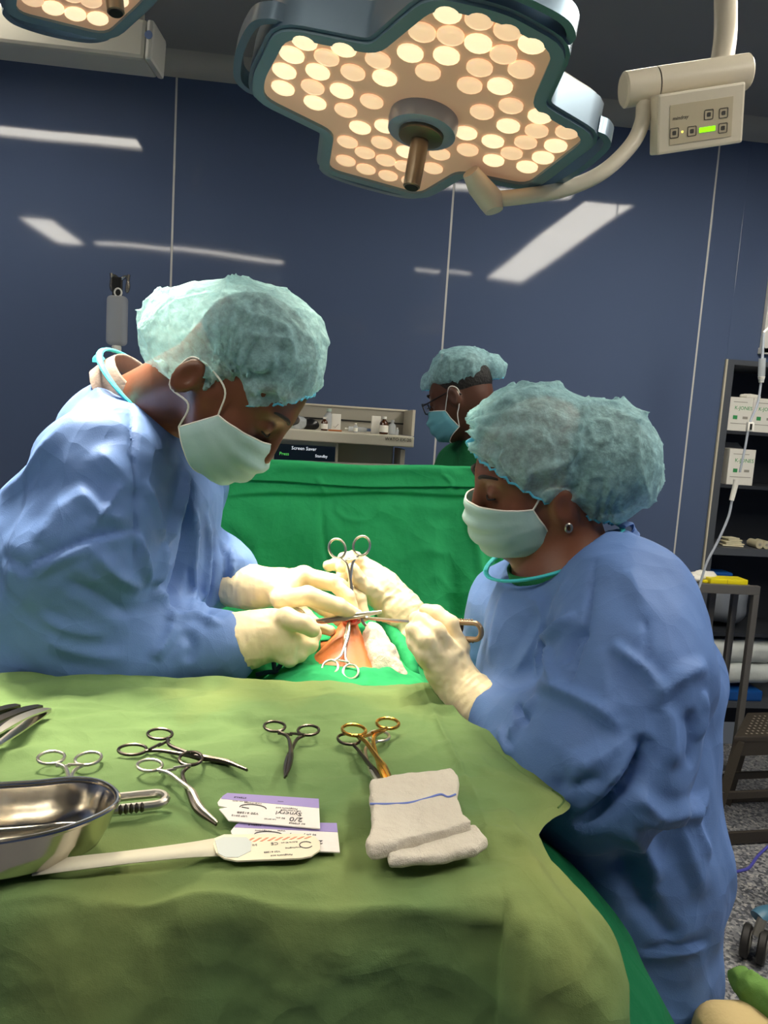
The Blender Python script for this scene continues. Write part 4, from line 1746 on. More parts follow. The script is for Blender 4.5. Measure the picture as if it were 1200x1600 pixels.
def leg_wear(t, legs, material, shoe_m, fwd):
    """trousers over each leg and a shoe on each foot"""
    tr = MB()
    for pts, rad, k in legs:
        q = [np.asarray(p, float) for p in pts[:3]]
        low = q[2] + np.array([0, 0, .05])
        MB().tube(spline([q[0], lerp(q[0], q[1], .5), q[1], lerp(q[1], low, .5), low], 4), np.interp(np.linspace(0, 1, 17), [0, .5, 1], [rad[0] + .012, rad[1] + .018, rad[2] + .026]), 16).build('trouser_leg', material, t)
        c = np.array([q[2][0], q[2][1], .045]) + np.asarray(fwd) * .06
        Ms = np.stack([unit(fwd), np.cross((0, 0, 1), unit(fwd)), (0, 0, 1)], 1)
        V, Fc = surf(lambda P: smax(ell(P, c, (.135, .05, .062), Ms), .004 - P[:, 2], .004), c - .18, c + .18, .008)
        mk('shoe', V, Fc, shoe_m, t)


m_shoe = mat('shoe_cover', (40, 84, 150), rough=.6)

# ------------------------------------------------------------------ surgeon on the left
HS = Wp(366, 602, 1.12)
SS = 1.0 * KP
MS = head_frame(dv(.55, .835, 0), -dv(0, .35, .94))
nS = Wp(222, 640, 1.27)
armN, armNr = Wl([(165, 735, 1.16, .055), (165, 985, 1.2, .045), (350, 1008, 1.19, .030)])
armF, armFr = Wl([(270, 735, 1.42, .055), (255, 910, 1.47, .045), (365, 905, 1.32, .030)])
trunk, trunkr = Wl([(205, 720, 1.27, .10), (170, 880, 1.28, .12), (140, 1010, 1.30, .12), (110, 1160, 1.32, .13)])
hipS = Wp(110, 1160, 1.32)
legs = [([hipS + np.array([-.02, sy * .09, 0]), np.array([hipS[0] - .06, hipS[1] + sy * .1, .5]), np.array([hipS[0] - .08, hipS[1] + sy * .1, .07]), np.array([hipS[0] + .08, hipS[1] + sy * .1, .05])], [.085, .065, .05, .04], .03) for sy in (-1, 1)]
surgeon = person('surgeon in a blue gown on the left, bent over and working with both gloved hands', HS, MS, SS, nS,
                 [(trunk, trunkr, .06), (armN, armNr, .05), (armF, armFr, .05)] + legs, m_skin_a, (hipS[0], hipS[1], 0), ex=.022, ez=.03)
m_scrub = cloth_mat('green_scrub', (28, 110, 66), (24, 98, 58), rough=.85, translucent=0, bump=(50, .3))
leg_wear(surgeon, legs, m_scrub, m_shoe, (1, 0, 0))
face_bits(surgeon, HS, MS, SS)
face_mask(surgeon, HS, MS, SS, m_mask, drop=.004, out=-.004, ex=.022, ez=.03)

# cap
capC = Wp(366, 532, 1.13)
capA, capB, capD = dv(.985, .10), dv(-.10, .985), dv(0, 0, 1)
CM = np.stack([capA, capB, capD], 1)


def cap_s(P):
    d = ell(P, capC, (.144, .092, .118), CM)
    d = smin(d, ell(P, Wp(300, 535, 1.14), (.075, .068, .095), CM), .03)
    return smin(d, SS * ell((P - HS) @ MS / SS, (-.012, 0, .047), (.108, .088, .101)), .02)


mk('hair', *surf(lambda P: np.maximum(SS * ell((P - HS) @ MS / SS, (-.014, 0, .053), (.099, .079, .089)), ((P - HS) @ MS @ np.array([.35, 0, -1.0])) - .0), HS - .2, HS + .2, .006), m_hair, surgeon)
bouffant(surgeon, HS, cap_s, dv(-.13, .99, 0), Wp(366, 596, 1.13), lambda u: .038 - 2.2 * u * u, capC - .2, capC + .2, 1.0, axis=dv(.99, .13), radial=(Wp(352, 612, 1.03), dv(.1, -.95, -.2)))
gw = MB()
capS = surgeon.children[-1]

# gown
gp = []
gp.append((*Wl([(196, 690, 1.27, .105), (190, 770, 1.27, .142), (140, 880, 1.285, .172), (120, 1000, 1.30, .178), (95, 1150, 1.32, .19)]), .06))
gp.append(([Wp(95, 1150, 1.32), np.array([Wp(95, 1150, 1.32)[0] - .01, Wp(95, 1150, 1.32)[1], .28])], [.19, .23], .06))
gp.append((*Wl([(255, 770, 1.30, .085), (258, 900, 1.31, .088), (250, 1000, 1.31, .09), (240, 1120, 1.31, .10)]), .06))
gp.append((*Wl([(200, 690, 1.22, .085), (165, 742, 1.16, .095), (140, 860, 1.16, .112), (150, 990, 1.19, .108), (225, 1018, 1.19, .086), (330, 1010, 1.20, .056), (352, 1008, 1.20, .052)]), .03))
gp.append((*Wl([(250, 690, 1.36, .08), (280, 745, 1.43, .085), (275, 870, 1.48, .08), (318, 900, 1.42, .058), (346, 890, 1.36, .056), (360, 892, 1.335, .050)]), .03))
colC = Wp(220, 628, 1.265)
colA = dv(.66, .75, 0)
colB = unit(dv(-.15, .13, 1.0) - colA * np.dot(dv(-.15, .13, 1.0), colA))
colN = np.cross(colA, colB)
if np.dot(colN, HS - colC) < 0:
    colN = -colN


def carve_s(P, d):
    q = np.stack([(P - colC) @ colA, (P - colC) @ colB, (P - colC) @ colN], 1)
    d = smax(d, -ell(q, (0, 0, .03), (.106, .102, .052)), .012)
    d = smax(d, (q[:, 2] - .012), .008) if False else d
    return d


S_STROKES = [
    ([(205, 620), (207, 700), (212, 780), (212, 850), (207, 910)], .006, -.006, 1),
    ([(33, 888), (80, 865), (140, 842), (212, 826)], .007, -.008, 1), ([(40, 895), (90, 875), (145, 850), (205, 838)], .010, .005, 0),
    ([(0, 775), (40, 745), (70, 700), (130, 640)], .014, .006, 0), ([(0, 868), (30, 885), (36, 900)], .012, -.006, 0),
    ([(190, 755), (170, 790), (140, 830)], .006, .007, 1), ([(150, 700), (185, 735), (210, 770)], .016, .006, 0),
    ([(285, 730), (288, 760), (270, 820), (258, 850)], .008, .012, 0), ([(295, 740), (298, 800), (282, 880), (262, 960)], .010, -.016, 0),
    ([(225, 750), (245, 800), (255, 845)], .007, .007, 0), ([(300, 760), (305, 830), (300, 900), (303, 960)], .006, .009, 0),
    ([(322, 800), (325, 870), (315, 960)], .006, .008, 0), ([(335, 830), (330, 900), (322, 970)], .005, -.006, 0),
    ([(212, 830), (225, 870), (233, 915)], .007, .010, 0), ([(258, 845), (252, 890), (240, 915)], .007, .010, 0),
    ([(145, 855), (180, 895), (222, 922)], .010, .009, 0), ([(235, 925), (255, 932), (268, 955), (274, 980)], .008, .008, 0),
    ([(272, 975), (262, 1000), (240, 1030)], .008, .008, 0), ([(60, 960), (110, 985), (170, 990)], .010, .005, 0),
    ([(100, 905), (150, 930), (210, 965)], .012, -.006, 0), ([(275, 965), (310, 962), (345, 978)], .007, .007, 0),
    ([(290, 985), (300, 1010), (292, 1035)], .008, -.006, 0), ([(60, 850), (90, 800), (140, 770)], .016, .005, 0),
    ([(345, 850), (352, 880), (346, 930)], .005, -.006, 0), ([(362, 850), (364, 890), (356, 935)], .004, .005, 0),
    ([(100, 615), (140, 600), (175, 640)], .012, .004, 0), ([(70, 1000), (130, 1020), (200, 1030)], .012, .006, 0),
    ([(120, 760), (160, 800), (200, 815)], .01, .005, 0),
]
A_ = np.concatenate([np.array(p) for p, r, k in gp])
gS = gown_mesh(surgeon, gp, carve_s, S_STROKES, A_.min(0) - .25, A_.max(0) + .16, 2.0)
MB().tube(ring3(colC + colN * .022, colA * .109, colB * .108), .006, 8, closed=True, flat=.55).build('neck_binding', m_bind, gS)
m_shirt = cloth_mat('grey_shirt', (134, 122, 116), (122, 110, 104), rough=.85, translucent=0, bump=(60, .3))
rows = []
for z, f in ((-.02, .90), (.012, .86), (.030, .80), (.034, .78), (.028, .745), (.0, .72)):
    rows.append(ring3(colC + colN * z - colA * .004, colA * .107 * f, colB * .104 * f))
V = np.concatenate(rows)
Fc = [[i * 48 + k, i * 48 + (k + 1) % 48, (i + 1) * 48 + (k + 1) % 48, (i + 1) * 48 + k] for i in range(5) for k in range(48)]
mk('shirt_collar', V + .002 * fbm(V * 40, 2)[:, None], Fc, m_shirt, surgeon)
tie = spline([Wp(166, 566, 1.27), Wp(158, 556, 1.268), Wp(150, 556, 1.262), Wp(148, 566, 1.26)], 5)
MB().tube(tie, .005, 6, flat=.3).build('neck_tie', m_bind, gS)

# hands
hand(surgeon, 'cream latex glove, fingers pinching at the incision', [(362, 912, 1.325, .040), (385, 916, 1.315, .036), (408, 918, 1.31, .033)],
     [[(440, 936, 1.275, .017), (480, 931, 1.255, .0165), (528, 947, 1.275, .0145), (557, 961, 1.305, .0115)],
      [(474, 898, 1.325, .0155), (518, 909, 1.318, .0140), (544, 932, 1.318, .0120), (551, 950, 1.32, .0105)],
      [(480, 906, 1.355, .0150), (530, 914, 1.365, .0135), (562, 936, 1.365, .0120), (569, 962, 1.36, .0105)],
      [(470, 926, 1.345, .0145), (506, 951, 1.335, .0130), (530, 968, 1.325, .0115), (545, 974, 1.32, .0100)],
      [(456, 938, 1.335, .0135), (478, 962, 1.31, .0120), (500, 980, 1.30, .0105), (516, 986, 1.30, .0095)]],
     (437, 917, 1.312, .030), cuff=.022, seed=1.0)
hand(surgeon, 'cream latex glove closed round the scissor handles', [(352, 1008, 1.19, .047), (378, 1002, 1.20, .044), (402, 996, 1.205, .041)],
     [[(425, 972, 1.20, .018), (448, 966, 1.185, .0165), (472, 974, 1.18, .0145), (488, 984, 1.185, .0125)],
      [(456, 972, 1.225, .0165), (480, 976, 1.235, .0150), (489, 990, 1.225, .0130), (476, 996, 1.215, .0115)],
      [(460, 986, 1.215, .0165), (483, 994, 1.225, .0150), (484, 1008, 1.215, .0130), (468, 1008, 1.205, .0115)],
      [(456, 1002, 1.205, .0160), (474, 1010, 1.215, .0145), (468, 1022, 1.205, .0125), (454, 1016, 1.195, .0110)],
      [(444, 1014, 1.195, .0150), (458, 1022, 1.205, .0130), (452, 1032, 1.195, .0115), (440, 1028, 1.19, .0100)]],
     (428, 992, 1.205, .037), cuff=.025, seed=4.0)

# ------------------------------------------------------------------ assistant on the right
HW = Wp(838, 748, 1.12)
SW = .90 * KP
MW = head_frame(dv(-.94, .33, .10), dv(.1, .35, .93))
nW = Wp(885, 888, 1.14)
armN, armNr = Wl([(975, 945, 1.03, .05), (925, 1180, .98, .042), (775, 1115, 1.08, .028), (730, 1085, 1.11, .026)])
armF, armFr = Wl([(830, 930, 1.27, .05), (780, 1080, 1.33, .04), (690, 1030, 1.38, .028), (620, 955, 1.42, .024)])
trunk, trunkr = Wl([(890, 945, 1.15, .09), (905, 1080, 1.14, .10), (945, 1230, 1.14, .10), (975, 1370, 1.15, .10)])
hipW = Wp(975, 1370, 1.15)
legs = [([hipW + np.array([0, sy * .06, 0]), np.array([hipW[0] - .01, hipW[1] + sy * .07, .45]), np.array([hipW[0], hipW[1] + sy * .08, .06]), np.array([hipW[0] - .12, hipW[1] + sy * .08, .045])], [.07, .055, .045, .036], .03) for sy in (-1, 1)]
woman = person('assistant in a blue gown on the right with a large bouffant cap, holding instruments', HW, MW, SW, nW,
               [(trunk, trunkr, .06), (armN, armNr, .05), (armF, armFr, .05)] + legs, m_skin_b, (hipW[0], hipW[1], 0), ez=.03)
face_bits(woman, HW, MW, .97)
face_mask(woman, HW, MW, SW, m_mask, drop=.0, topx=.124, ez=.03)
ear = HW + MW @ (np.array([-.004, .090, -.062]) * SW)
ear2 = HW + MW @ (np.array([-.004, -.090, -.062]) * SW)
for e_ in (ear, ear2):
    MB().tube(ring3(e_, MW[:, 2] * .007, MW[:, 0] * .005, 14), .0022, 6, closed=True).build('earring', m_steel, woman)

cC1, cC2 = Wp(832, 700, 1.13), Wp(925, 722, 1.13)
wA, wB, wD = dv(.93, .36), dv(-.36, .93), dv(0, 0, 1)
WM = np.stack([wA, wB, wD], 1)


def cap_w(P):
    d = smin(ell(P, cC1, (.106, .099, .106), WM), ell(P, cC2, (.110, .106, .114), WM), .03)
    return smin(d, SW * ell((P - HW) @ MW / SW, (-.012, 0, .047), (.110, .090, .103)), .02)


def hair_w(P):
    d = smin(ell(P, cC1, (.097, .089, .095), WM), ell(P, cC2, (.097, .093, .103), WM), .03)
    return smax(d, ((P - Wp(861, 752, 1.12)) @ dv(-.46, .888)) - .006, .01)


mk('hair', *surf(hair_w, cC1 - .25, cC2 + .25, .007), m_hair, woman)
bouffant(woman, HW, cap_w, dv(-.46, .888), Wp(861, 752, 1.13), lambda u: .034 - 1.0 * u * u, cC1 - .25, cC2 + .25, 5.0, axis=dv(.888, .46), amp=1.1, radial=(Wp(742, 688, 1.13), dv(.95, .3)))
kt = MB()
kc = Wp(737, 690, 1.13)
kt.box(kc, (.020, .012, .014), np.stack([dv(.8, -.5), dv(.5, .8), dv(0, 0, 1)], 1), bev=.003)
kt.build('gather_knot', m_capb, woman.children[-1])

gp = []
gp.append((*Wl([(895, 915, 1.14, .10), (880, 985, 1.15, .112), (888, 1090, 1.14, .130), (930, 1210, 1.12, .148), (975, 1350, 1.12, .138), (972, 1480, 1.12, .130), (950, 1640, 1.12, .135)]), .06))
b0 = Wp(950, 1640, 1.12)
gp.append(([b0, np.array([b0[0] - .01, b0[1], .22])], [.15, .19], .06))
gp.append((*Wl([(960, 960, 1.12, .10), (1000, 1060, 1.12, .112), (1000, 1180, 1.13, .092), (988, 1350, 1.13, .118)]), .06))
gp.append((*Wl([(930, 905, 1.08, .07), (980, 950, 1.02, .085), (985, 1050, .98, .098), (945, 1170, .95, .095), (900, 1205, .97, .088), (835, 1165, 1.03, .070), (782, 1128, 1.075, .055)]), .028))
gp.append((*Wl([(850, 910, 1.21, .07), (815, 950, 1.28, .08), (785, 1060, 1.33, .07), (735, 1050, 1.35, .05)]), .03))
ncC = Wp(868, 872, 1.135)
ncA = dv(-.93, .36, 0)
ncB = dv(.08, .20, 1.0)
ncB = unit(ncB - ncA * np.dot(ncB, ncA))
ncN = np.cross(ncA, ncB)
if np.dot(ncN, HW - ncC) < 0:
    ncN = -ncN


def carve_w(P, d):
    q = np.stack([(P - ncC) @ ncA, (P - ncC) @ ncB, (P - ncC) @ ncN], 1)
    return smax(d, -ell(q, (0, 0, .035), (.119, .106, .065)), .010)


W_STROKES = [
    ([(930, 872), (922, 930), (916, 975), (900, 1030), (884, 1085)], .006, -.007, 1),
    ([(1009, 960), (1010, 1000), (1008, 1045)], .004, -.004, 1), ([(955, 1005), (985, 1028), (1010, 1048), (1032, 1084)], .007, .009, 0),
    ([(1105, 1040), (1070, 1052), (1038, 1076), (1020, 1108)], .009, .010, 0), ([(900, 958), (872, 985), (852, 1010), (842, 1060)], .008, .012, 0),
    ([(918, 985), (895, 1000), (880, 1040)], .008, -.012, 0), ([(862, 1000), (858, 1040), (872, 1066)], .007, .008, 0),
    ([(842, 1064), (885, 1082), (930, 1105), (975, 1140)], .009, .009, 0), ([(840, 1088), (815, 1125), (795, 1158)], .007, .008, 0),
    ([(780, 1135), (790, 1165), (800, 1180)], .006, .006, 0), ([(805, 1100), (825, 1130)], .006, -.008, 0),
    ([(1010, 1150), (1000, 1195), (982, 1230), (940, 1275), (900, 1295)], .010, -.022, 0),
    ([(985, 1226), (1010, 1255), (1040, 1268), (1090, 1255)], .010, .010, 0), ([(985, 1270), (1030, 1282), (1075, 1270), (1108, 1245)], .010, .009, 0),
    ([(1080, 1265), (1090, 1300), (1110, 1340)], .010, .007, 0), ([(975, 1285), (1000, 1320), (1030, 1380)], .014, .010, 0),
    ([(960, 1330), (985, 1375), (1010, 1430)], .014, -.008, 0), ([(1000, 1400), (1035, 1450), (1060, 1470)], .014, -.008, 0),
    ([(1060, 1290), (1080, 1340), (1100, 1400)], .012, .006, 0), ([(1000, 1490), (1060, 1485), (1105, 1475)], .006, .006, 2),
    ([(830, 930), (850, 960), (838, 1000), (800, 1060)], .012, .006, 0), ([(790, 920), (775, 980), (765, 1040)], .010, .005, 0),
    ([(890, 905), (870, 945), (860, 985)], .010, .005, 0), ([(980, 890), (1000, 930), (1010, 970)], .012, .004, 0),
    ([(880, 1200), (930, 1190), (985, 1150)], .012, .007, 0), ([(860, 1230), (900, 1225), (940, 1215)], .008, -.005, 0),
    ([(1075, 1110), (1085, 1150), (1080, 1200)], .010, -.008, 0), ([(1100, 1080), (1098, 1120), (1090, 1160)], .008, .006, 0),
    ([(885, 1260), (890, 1230), (905, 1205)], .006, .005, 0), ([(955, 1230), (975, 1195), (1003, 1165)], .006, .006, 0),
    ([(1040, 1100), (1048, 1150), (1050, 1200)], .010, .008, 0), ([(940, 1010), (950, 1070), (960, 1120)], .015, .005, 0),
]
A_ = np.concatenate([np.array(p) for p, r, k in gp])
gW = gown_mesh(woman, gp, carve_w, W_STROKES, A_.min(0) - .22, A_.max(0) + .18, 9.0)
MB().tube(ring3(ncC + ncN * .015, ncA * .117, ncB * .104), .0045, 8, closed=True, flat=.6).build('neck_binding', m_bind, gW)
MB().tube(spline([Wp(972, 822, 1.10), Wp(985, 818, 1.11), Wp(992, 832, 1.11), Wp(990, 842, 1.10)], 5), .008, 6, flat=.4).build('neck_tie', m_gown, gW)
m_scrub = cloth_mat('green_scrub', (28, 110, 66), (24, 98, 58), rough=.85, translucent=0, bump=(50, .3))
rows = []
for z, f in ((-.045, .74), (-.01, .77), (.006, .76), (.004, .72), (-.04, .70)):
    rows.append(ring3(ncC + ncN * z - ncA * .006, ncA * .117 * f, ncB * .104 * f))
V = np.concatenate(rows)
Fc = [[i * 48 + k, i * 48 + (k + 1) % 48, (i + 1) * 48 + (k + 1) % 48, (i + 1) * 48 + k] for i in range(4) for k in range(48)]
mk('scrub_collar', V, Fc, m_scrub, woman)

hand(woman, 'cream latex glove gripping the notched handle', [(790, 1130, 1.07, .043), (755, 1105, 1.09, .038), (722, 1078, 1.115, .034)],
     [[(704, 1030, 1.165, .0165), (684, 1000, 1.185, .0150), (666, 984, 1.19, .0130), (654, 976, 1.185, .0115)],
      [(716, 1012, 1.135, .0155), (702, 976, 1.135, .0145), (682, 959, 1.145, .0125), (666, 954, 1.155, .0110)],
      [(702, 1020, 1.115, .0155), (680, 986, 1.10, .0145), (661, 972, 1.115, .0125), (650, 966, 1.14, .0110)],
      [(690, 1032, 1.105, .0150), (666, 1002, 1.085, .0140), (650, 986, 1.10, .0120), (643, 984, 1.13, .0105)],
      [(680, 1048, 1.105, .0140), (660, 1022, 1.085, .0125), (649, 1006, 1.10, .0110), (645, 1000, 1.125, .0100)]],
     (700, 1046, 1.125, .032), cuff=.015, seed=7.0, wr=1.3)
hand(woman, 'cream latex glove steadying the upright clamp', [(690, 1032, 1.385, .046), (655, 990, 1.40, .041), (622, 950, 1.415, .037), (598, 922, 1.42, .034)],
     [[(585, 925, 1.395, .0165), (568, 915, 1.375, .0150), (557, 903, 1.365, .0130), (551, 890, 1.362, .0115)],
      [(566, 884, 1.42, .0155), (552, 872, 1.405, .0140), (538, 874, 1.39, .0125), (532, 886, 1.383, .0110)],
      [(562, 890, 1.435, .0150), (540, 882, 1.43, .0135), (524, 882, 1.42, .0120), (513, 884, 1.41, .0110)],
      [(566, 902, 1.44, .0145), (546, 898, 1.425, .0130), (534, 900, 1.41, .0115), (530, 906, 1.40, .0105)],
      [(574, 915, 1.44, .0140), (560, 918, 1.42, .0120), (550, 922, 1.405, .0110), (545, 926, 1.40, .0100)]],
     (580, 905, 1.425, .030), cuff=.02, seed=11.0, wr=2.0)

# ------------------------------------------------------------------ third person behind the screen
KP = 1.0
HB = W(722, 622, 2.32)
MBk = head_frame(dv(-.80, .30, -.45), dv(-.45, .15, .88))
nB = W(760, 690, 2.36)
trunk, trunkr = Wl([(775, 745, 2.38, .10), (790, 860, 2.40, .12), (795, 1000, 2.42, .12)])
hipB = W(795, 1000, 2.42)
legs = [([hipB + np.array([sy * .09, 0, 0]), np.array([hipB[0] + sy * .1, hipB[1], .45]), np.array([hipB[0] + sy * .1, hipB[1], .06])], [.085, .06, .045], .03) for sy in (-1, 1)]
aB = [([W(705, 745, 2.45), W(670, 880, 2.45), W(640, 950, 2.35)], [.055, .042, .032], .05), ([W(850, 750, 2.25), W(870, 900, 2.2), W(800, 960, 2.15)], [.055, .042, .032], .05)]
third = person('person in green scrubs and glasses behind the green screen drape, looking down', HB, MBk, 1.0, nB, [(trunk, trunkr, .06)] + aB + legs, m_skin_c, (hipB[0], hipB[1], 0), h=.006)
leg_wear(third, legs, m_scrub, m_shoe, (-.8, .6, 0))
face_bits(third, HB, MBk, 1.0)
face_mask(third, HB, MBk, 1.0, m_maskb, drop=.004)
mk('hair', *surf(lambda P: smax(ell((P - HB) @ MBk, (-.016, 0, .048), (.100, .079, .091)), (P - HB) @ MBk @ np.array([.9, 0, -.55]) - .02, .01), HB - .2, HB + .2, .007), m_hair, third)
cB = W(718, 580, 2.32)
bA, bB, bD = dv(.97, -.22), dv(.22, .97), dv(0, 0, 1)
BMc = np.stack([bA, bB, bD], 1)


def cap_b(P):
    d = ell(P, cB, (.098, .078, .100), BMc)
    d = smin(d, ell(P, W(768, 578, 2.32), (.042, .045, .06), BMc), .02)
    return smin(d, ell(P, W(671, 601, 2.36), (.030, .038, .05), BMc), .02)


bouffant(third, HB, cap_b, dv(.17, .985), W(718, 600, 2.32), lambda u: .008 - .6 * u * u * (u < 0), cB - .2, cB + .2, 14.0, axis=dv(.985, -.17), h=.006)
gB = []
gB.append((*Wl([(762, 715, 2.37, .105), (775, 770, 2.38, .135), (790, 870, 2.40, .15), (795, 1010, 2.42, .16)]), .05))
gB.append(([W(722, 728, 2.46), W(680, 840, 2.46)], [.085, .085], .04))
gB.append(([W(840, 728, 2.26), W(868, 850, 2.22)], [.085, .085], .04))
A_ = np.concatenate([np.array(p) for p, r, k in gB])
sB = gown_mesh(third, gB, None, [], A_.min(0) - .2, A_.max(0) + .2, 4.0, h=.010, material=m_scrub, name='scrub_shirt')
# glasses
gl = MB()
m_black = mat('black_plastic', (16, 16, 18), rough=.3)
lens_m = mat('spectacle_glass', (200, 210, 220), rough=.05, alpha=.25)
gt = bpy.data.objects.new('glasses', None)
for sd in (1, -1):
    c = HB + MBk @ np.array([.118, .033 * sd, .008])
    rp = round_poly([(-.024, -.016), (.024, -.016), (.024, .018), (-.024, .018)], .01, 4)
    gl.tube([c + MBk @ np.array([-abs(x) * .25, x, z]) for x, z in rp], .0022, 6, closed=True)
    gl.tube(local_curve(HB, MBk, 1, [(.110, .058 * sd, .018), (.05, .074 * sd, .022), (-.005, .083 * sd, .024), (-.03, .080 * sd, .0)]), .0022, 6)
gl.tube(local_curve(HB, MBk, 1, [(.118, -.010, .012), (.121, 0, .015), (.118, .010, .012)]), .0022, 6)
bpy.data.objects.remove(gt)
go = gl.build('glasses_frame', m_black, third)
for sd in (1, -1):
    c = HB + MBk @ np.array([.117, .033 * sd, .008])
    rp = round_poly([(-.023, -.015), (.023, -.015), (.023, .017), (-.023, .017)], .01, 4)
    MB().add([c + MBk @ np.array([-abs(x) * .25, x, z]) for x, z in rp], [tuple(range(len(rp)))]).build('lens', lens_m, go, smooth=False)

# ================================================================== patient, operating table, drapes round the field
KF = 1.08


def Wf(px, py, d):
    return W(px, py, d * KF)


INC = Wf(546, 962, 1.325)
XC, YC, ZC = INC
ot = thing('operating_table', 'operating table under the green patient drapes', 'operating table', (XC, 1.35, 0))
m_pad = mat('black_pad', (28, 28, 32), rough=.5)
boxobj('mattress', (XC, 1.60, .825), (.46, 1.2, .07), m_pad, ot, bev=.015)
boxobj('frame', (XC, 1.60, .76), (.42, 1.16, .05), m_tube, ot, bev=.005)
boxobj('column', (XC, 1.5, .41), (.26, .36, .64), m_lback, ot, bev=.02)
boxobj('base', (XC, 1.5, .04), (.46, .85, .08), m_lback, ot, bev=.02)
GREEN_TOP = 1.105


def pat_d(P):
    d = ell(P, (XC, 1.42, .995), (.165, .42, .115))
    d = smin(d, cone(P, (XC, 1.75, 1.0), (XC, 1.88, 1.0), .085, .05), .06)
    d = smin(d, ell(P, (XC, 2.03, 1.02), (.078, .115, .095)), .03)
    for sx in (-1, 1):
        d = smin(d, chain(P, [(XC + sx * .09, 1.1, .985), (XC + sx * .1, .86, .97), (XC + sx * .09, .80, .62)], [.085, .062, .045], .02), .05)
        d = smin(d, chain(P, [(XC + sx * .17, 1.70, .99), (XC + sx * .2, 1.45, .965), (XC + sx * .2, 1.2, .96)], [.05, .04, .032], .02), .03)
    # skin lifted into a tent by the clamps
    tip = INC + np.array([0, 0, -.012])
    d = smin(d, cone(P, (XC - .028, YC - .075, 1.075), tip, .058, .008), .03)
    d = smin(d, cone(P, (XC + .012, YC - .065, 1.075), tip, .050, .008), .03)
    return d


V, Fc = surf(pat_d, (XC - .32, .70, .54), (XC + .32, 2.2, 1.26), .007)
pt = thing('person', 'patient lying under green drapes with a lifted strip of brown belly skin showing', 'person', (XC, 1.4, .92))
mk('body', V, Fc, m_skin_p, pt)
for sx in (-1, 1):
    MB().tube(spline([(XC + sx * .09, 1.16, .985), (XC + sx * .09, 1.0, .98), (XC + sx * .1, .86, .965), (XC + sx * .093, .815, .80), (XC + sx * .09, .80, .58)], 4), np.interp(np.linspace(0, 1, 17), [0, .5, 1], [.102, .078, .066]), 16).build('leg_sheet', m_emer, pt)
m_tissue = mat('pink_tissue', (214, 92, 88), rough=.25, var=(60, .9, (230, 150, 140)), bump=(120, .3, 3, .003), sss=.2)
m_red = mat('red_tissue', (200, 24, 28), rough=.2, bump=(150, .3, 3, .003))
c1, c2 = Wf(545, 957, 1.31), Wf(549, 968, 1.305)
mk('tissue', *surf(lambda P: smin(ell(P, c1, (.016, .014, .014)), ell(P, c2, (.020, .015, .011)), .006) - .0015 * fbm(P * 120, 2), c1 - .035, c1 + .035, .0018), m_tissue, pt)
mk('wound', *surf(lambda P: ell(P, Wf(549, 967, 1.297), (.013, .009, .008)) - .0015 * fbm(P * 130, 2), c2 - .03, c2 + .03, .0018), m_red, pt)

# patient drape with an opening
xs_, ys_ = np.linspace(XC - .34, XC + .30, 130), np.linspace(1.20, 1.93, 110)
PX, PY = np.meshgrid(xs_, ys_, indexing='ij')
dx = PX - XC
Z = .935 + .175 * np.exp(-(np.abs(dx) / .215) ** 4)
Z -= np.clip(np.abs(dx) - .30, 0, 1) * 3.2
Q = np.stack([PX, PY, PX * 0], -1).reshape(-1, 3)
Z = Z + (.010 * fbm(Q * 9 + 2, 3) + .008 * ridge(Q * 7 + 5, 2)).reshape(Z.shape)
hole = poly_d(np.stack([PX.ravel(), PY.ravel()], 1), [(XC - .068, YC - .115), (XC + .052, YC - .115), (XC + .055, YC + .07), (XC - .06, YC + .07)]).reshape(Z.shape)
Z += .006 * np.exp(-((hole - .02) / .018) ** 2) * (hole > 0)
Vd = np.stack([PX, PY, Z], -1).reshape(-1, 3)
V, Fc = cut(Vd, grid_faces(130, 110), (hole > -.012).ravel())
pd = mk('patient_drape', V, Fc, m_emer)
pd.modifiers.new('thick', 'SOLIDIFY').thickness = .003
tag(pd, 'bright green drape over the patient with an opening around the skin', 'drape')


def cloth_roll(name, pts, rad, label, cat, material, seed, h=.004, amp=.006, parent=None, flat=None):
    """crumpled roll of cloth along a path"""
    P0 = spline(pts, 3)
    R0 = np.interp(np.linspace(0, 1, len(P0)), np.linspace(0, 1, len(rad)), rad)

    def fn(P):
        d = chain(P, P0, R0, .01)
        return d - amp * (ridge(P * 26 + seed, 2) + .5 * fbm(P * 40 + seed, 2))
    A = np.array(P0)
    V, Fc = surf(fn, A.min(0) - max(rad) - .03, A.max(0) + max(rad) + .03, h)
    o = mk(name, V, Fc, material, parent)
    if label:
        tag(o, label, cat)
    return o


cloth_roll('towel_fold', [Wf(440, 1066, 1.23), Wf(468, 1058, 1.225), Wf(505, 1064, 1.22), Wf(550, 1072, 1.22), Wf(590, 1078, 1.22)], [.012, .016, .016, .014, .012], 'green towel folded along the near edge of the wound opening', 'drape', m_emer, 3.0)
ed = cloth_roll('towel_edge', [Wf(592, 962, 1.42), Wf(604, 978, 1.40), Wf(622, 1000, 1.36), Wf(636, 1022, 1.31), Wf(646, 1050, 1.27)], [.007, .010, .011, .011, .010], 'green towel edge curling up on the right of the wound', 'drape', m_emer, 6.0, amp=.003)
cloth_roll('towel_heap', [Wf(360, 1058, 1.27), Wf(400, 1046, 1.27), Wf(440, 1044, 1.27)], [.022, .02, .014], 'bright green towel heap under the surgeon\'s near glove', 'drape', m_emer, 8.0)
gzr = cloth_roll('gauze_swab', [Wf(580, 985, 1.325), Wf(588, 1005, 1.30), Wf(598, 1028, 1.27), Wf(606, 1050, 1.25), Wf(622, 1060, 1.245)], [.009, .017, .020, .018, .012],
                 'crumpled cream gauze swab tucked beside the exposed skin', 'gauze', m_gauze, 12.0, h=.003, amp=.008)

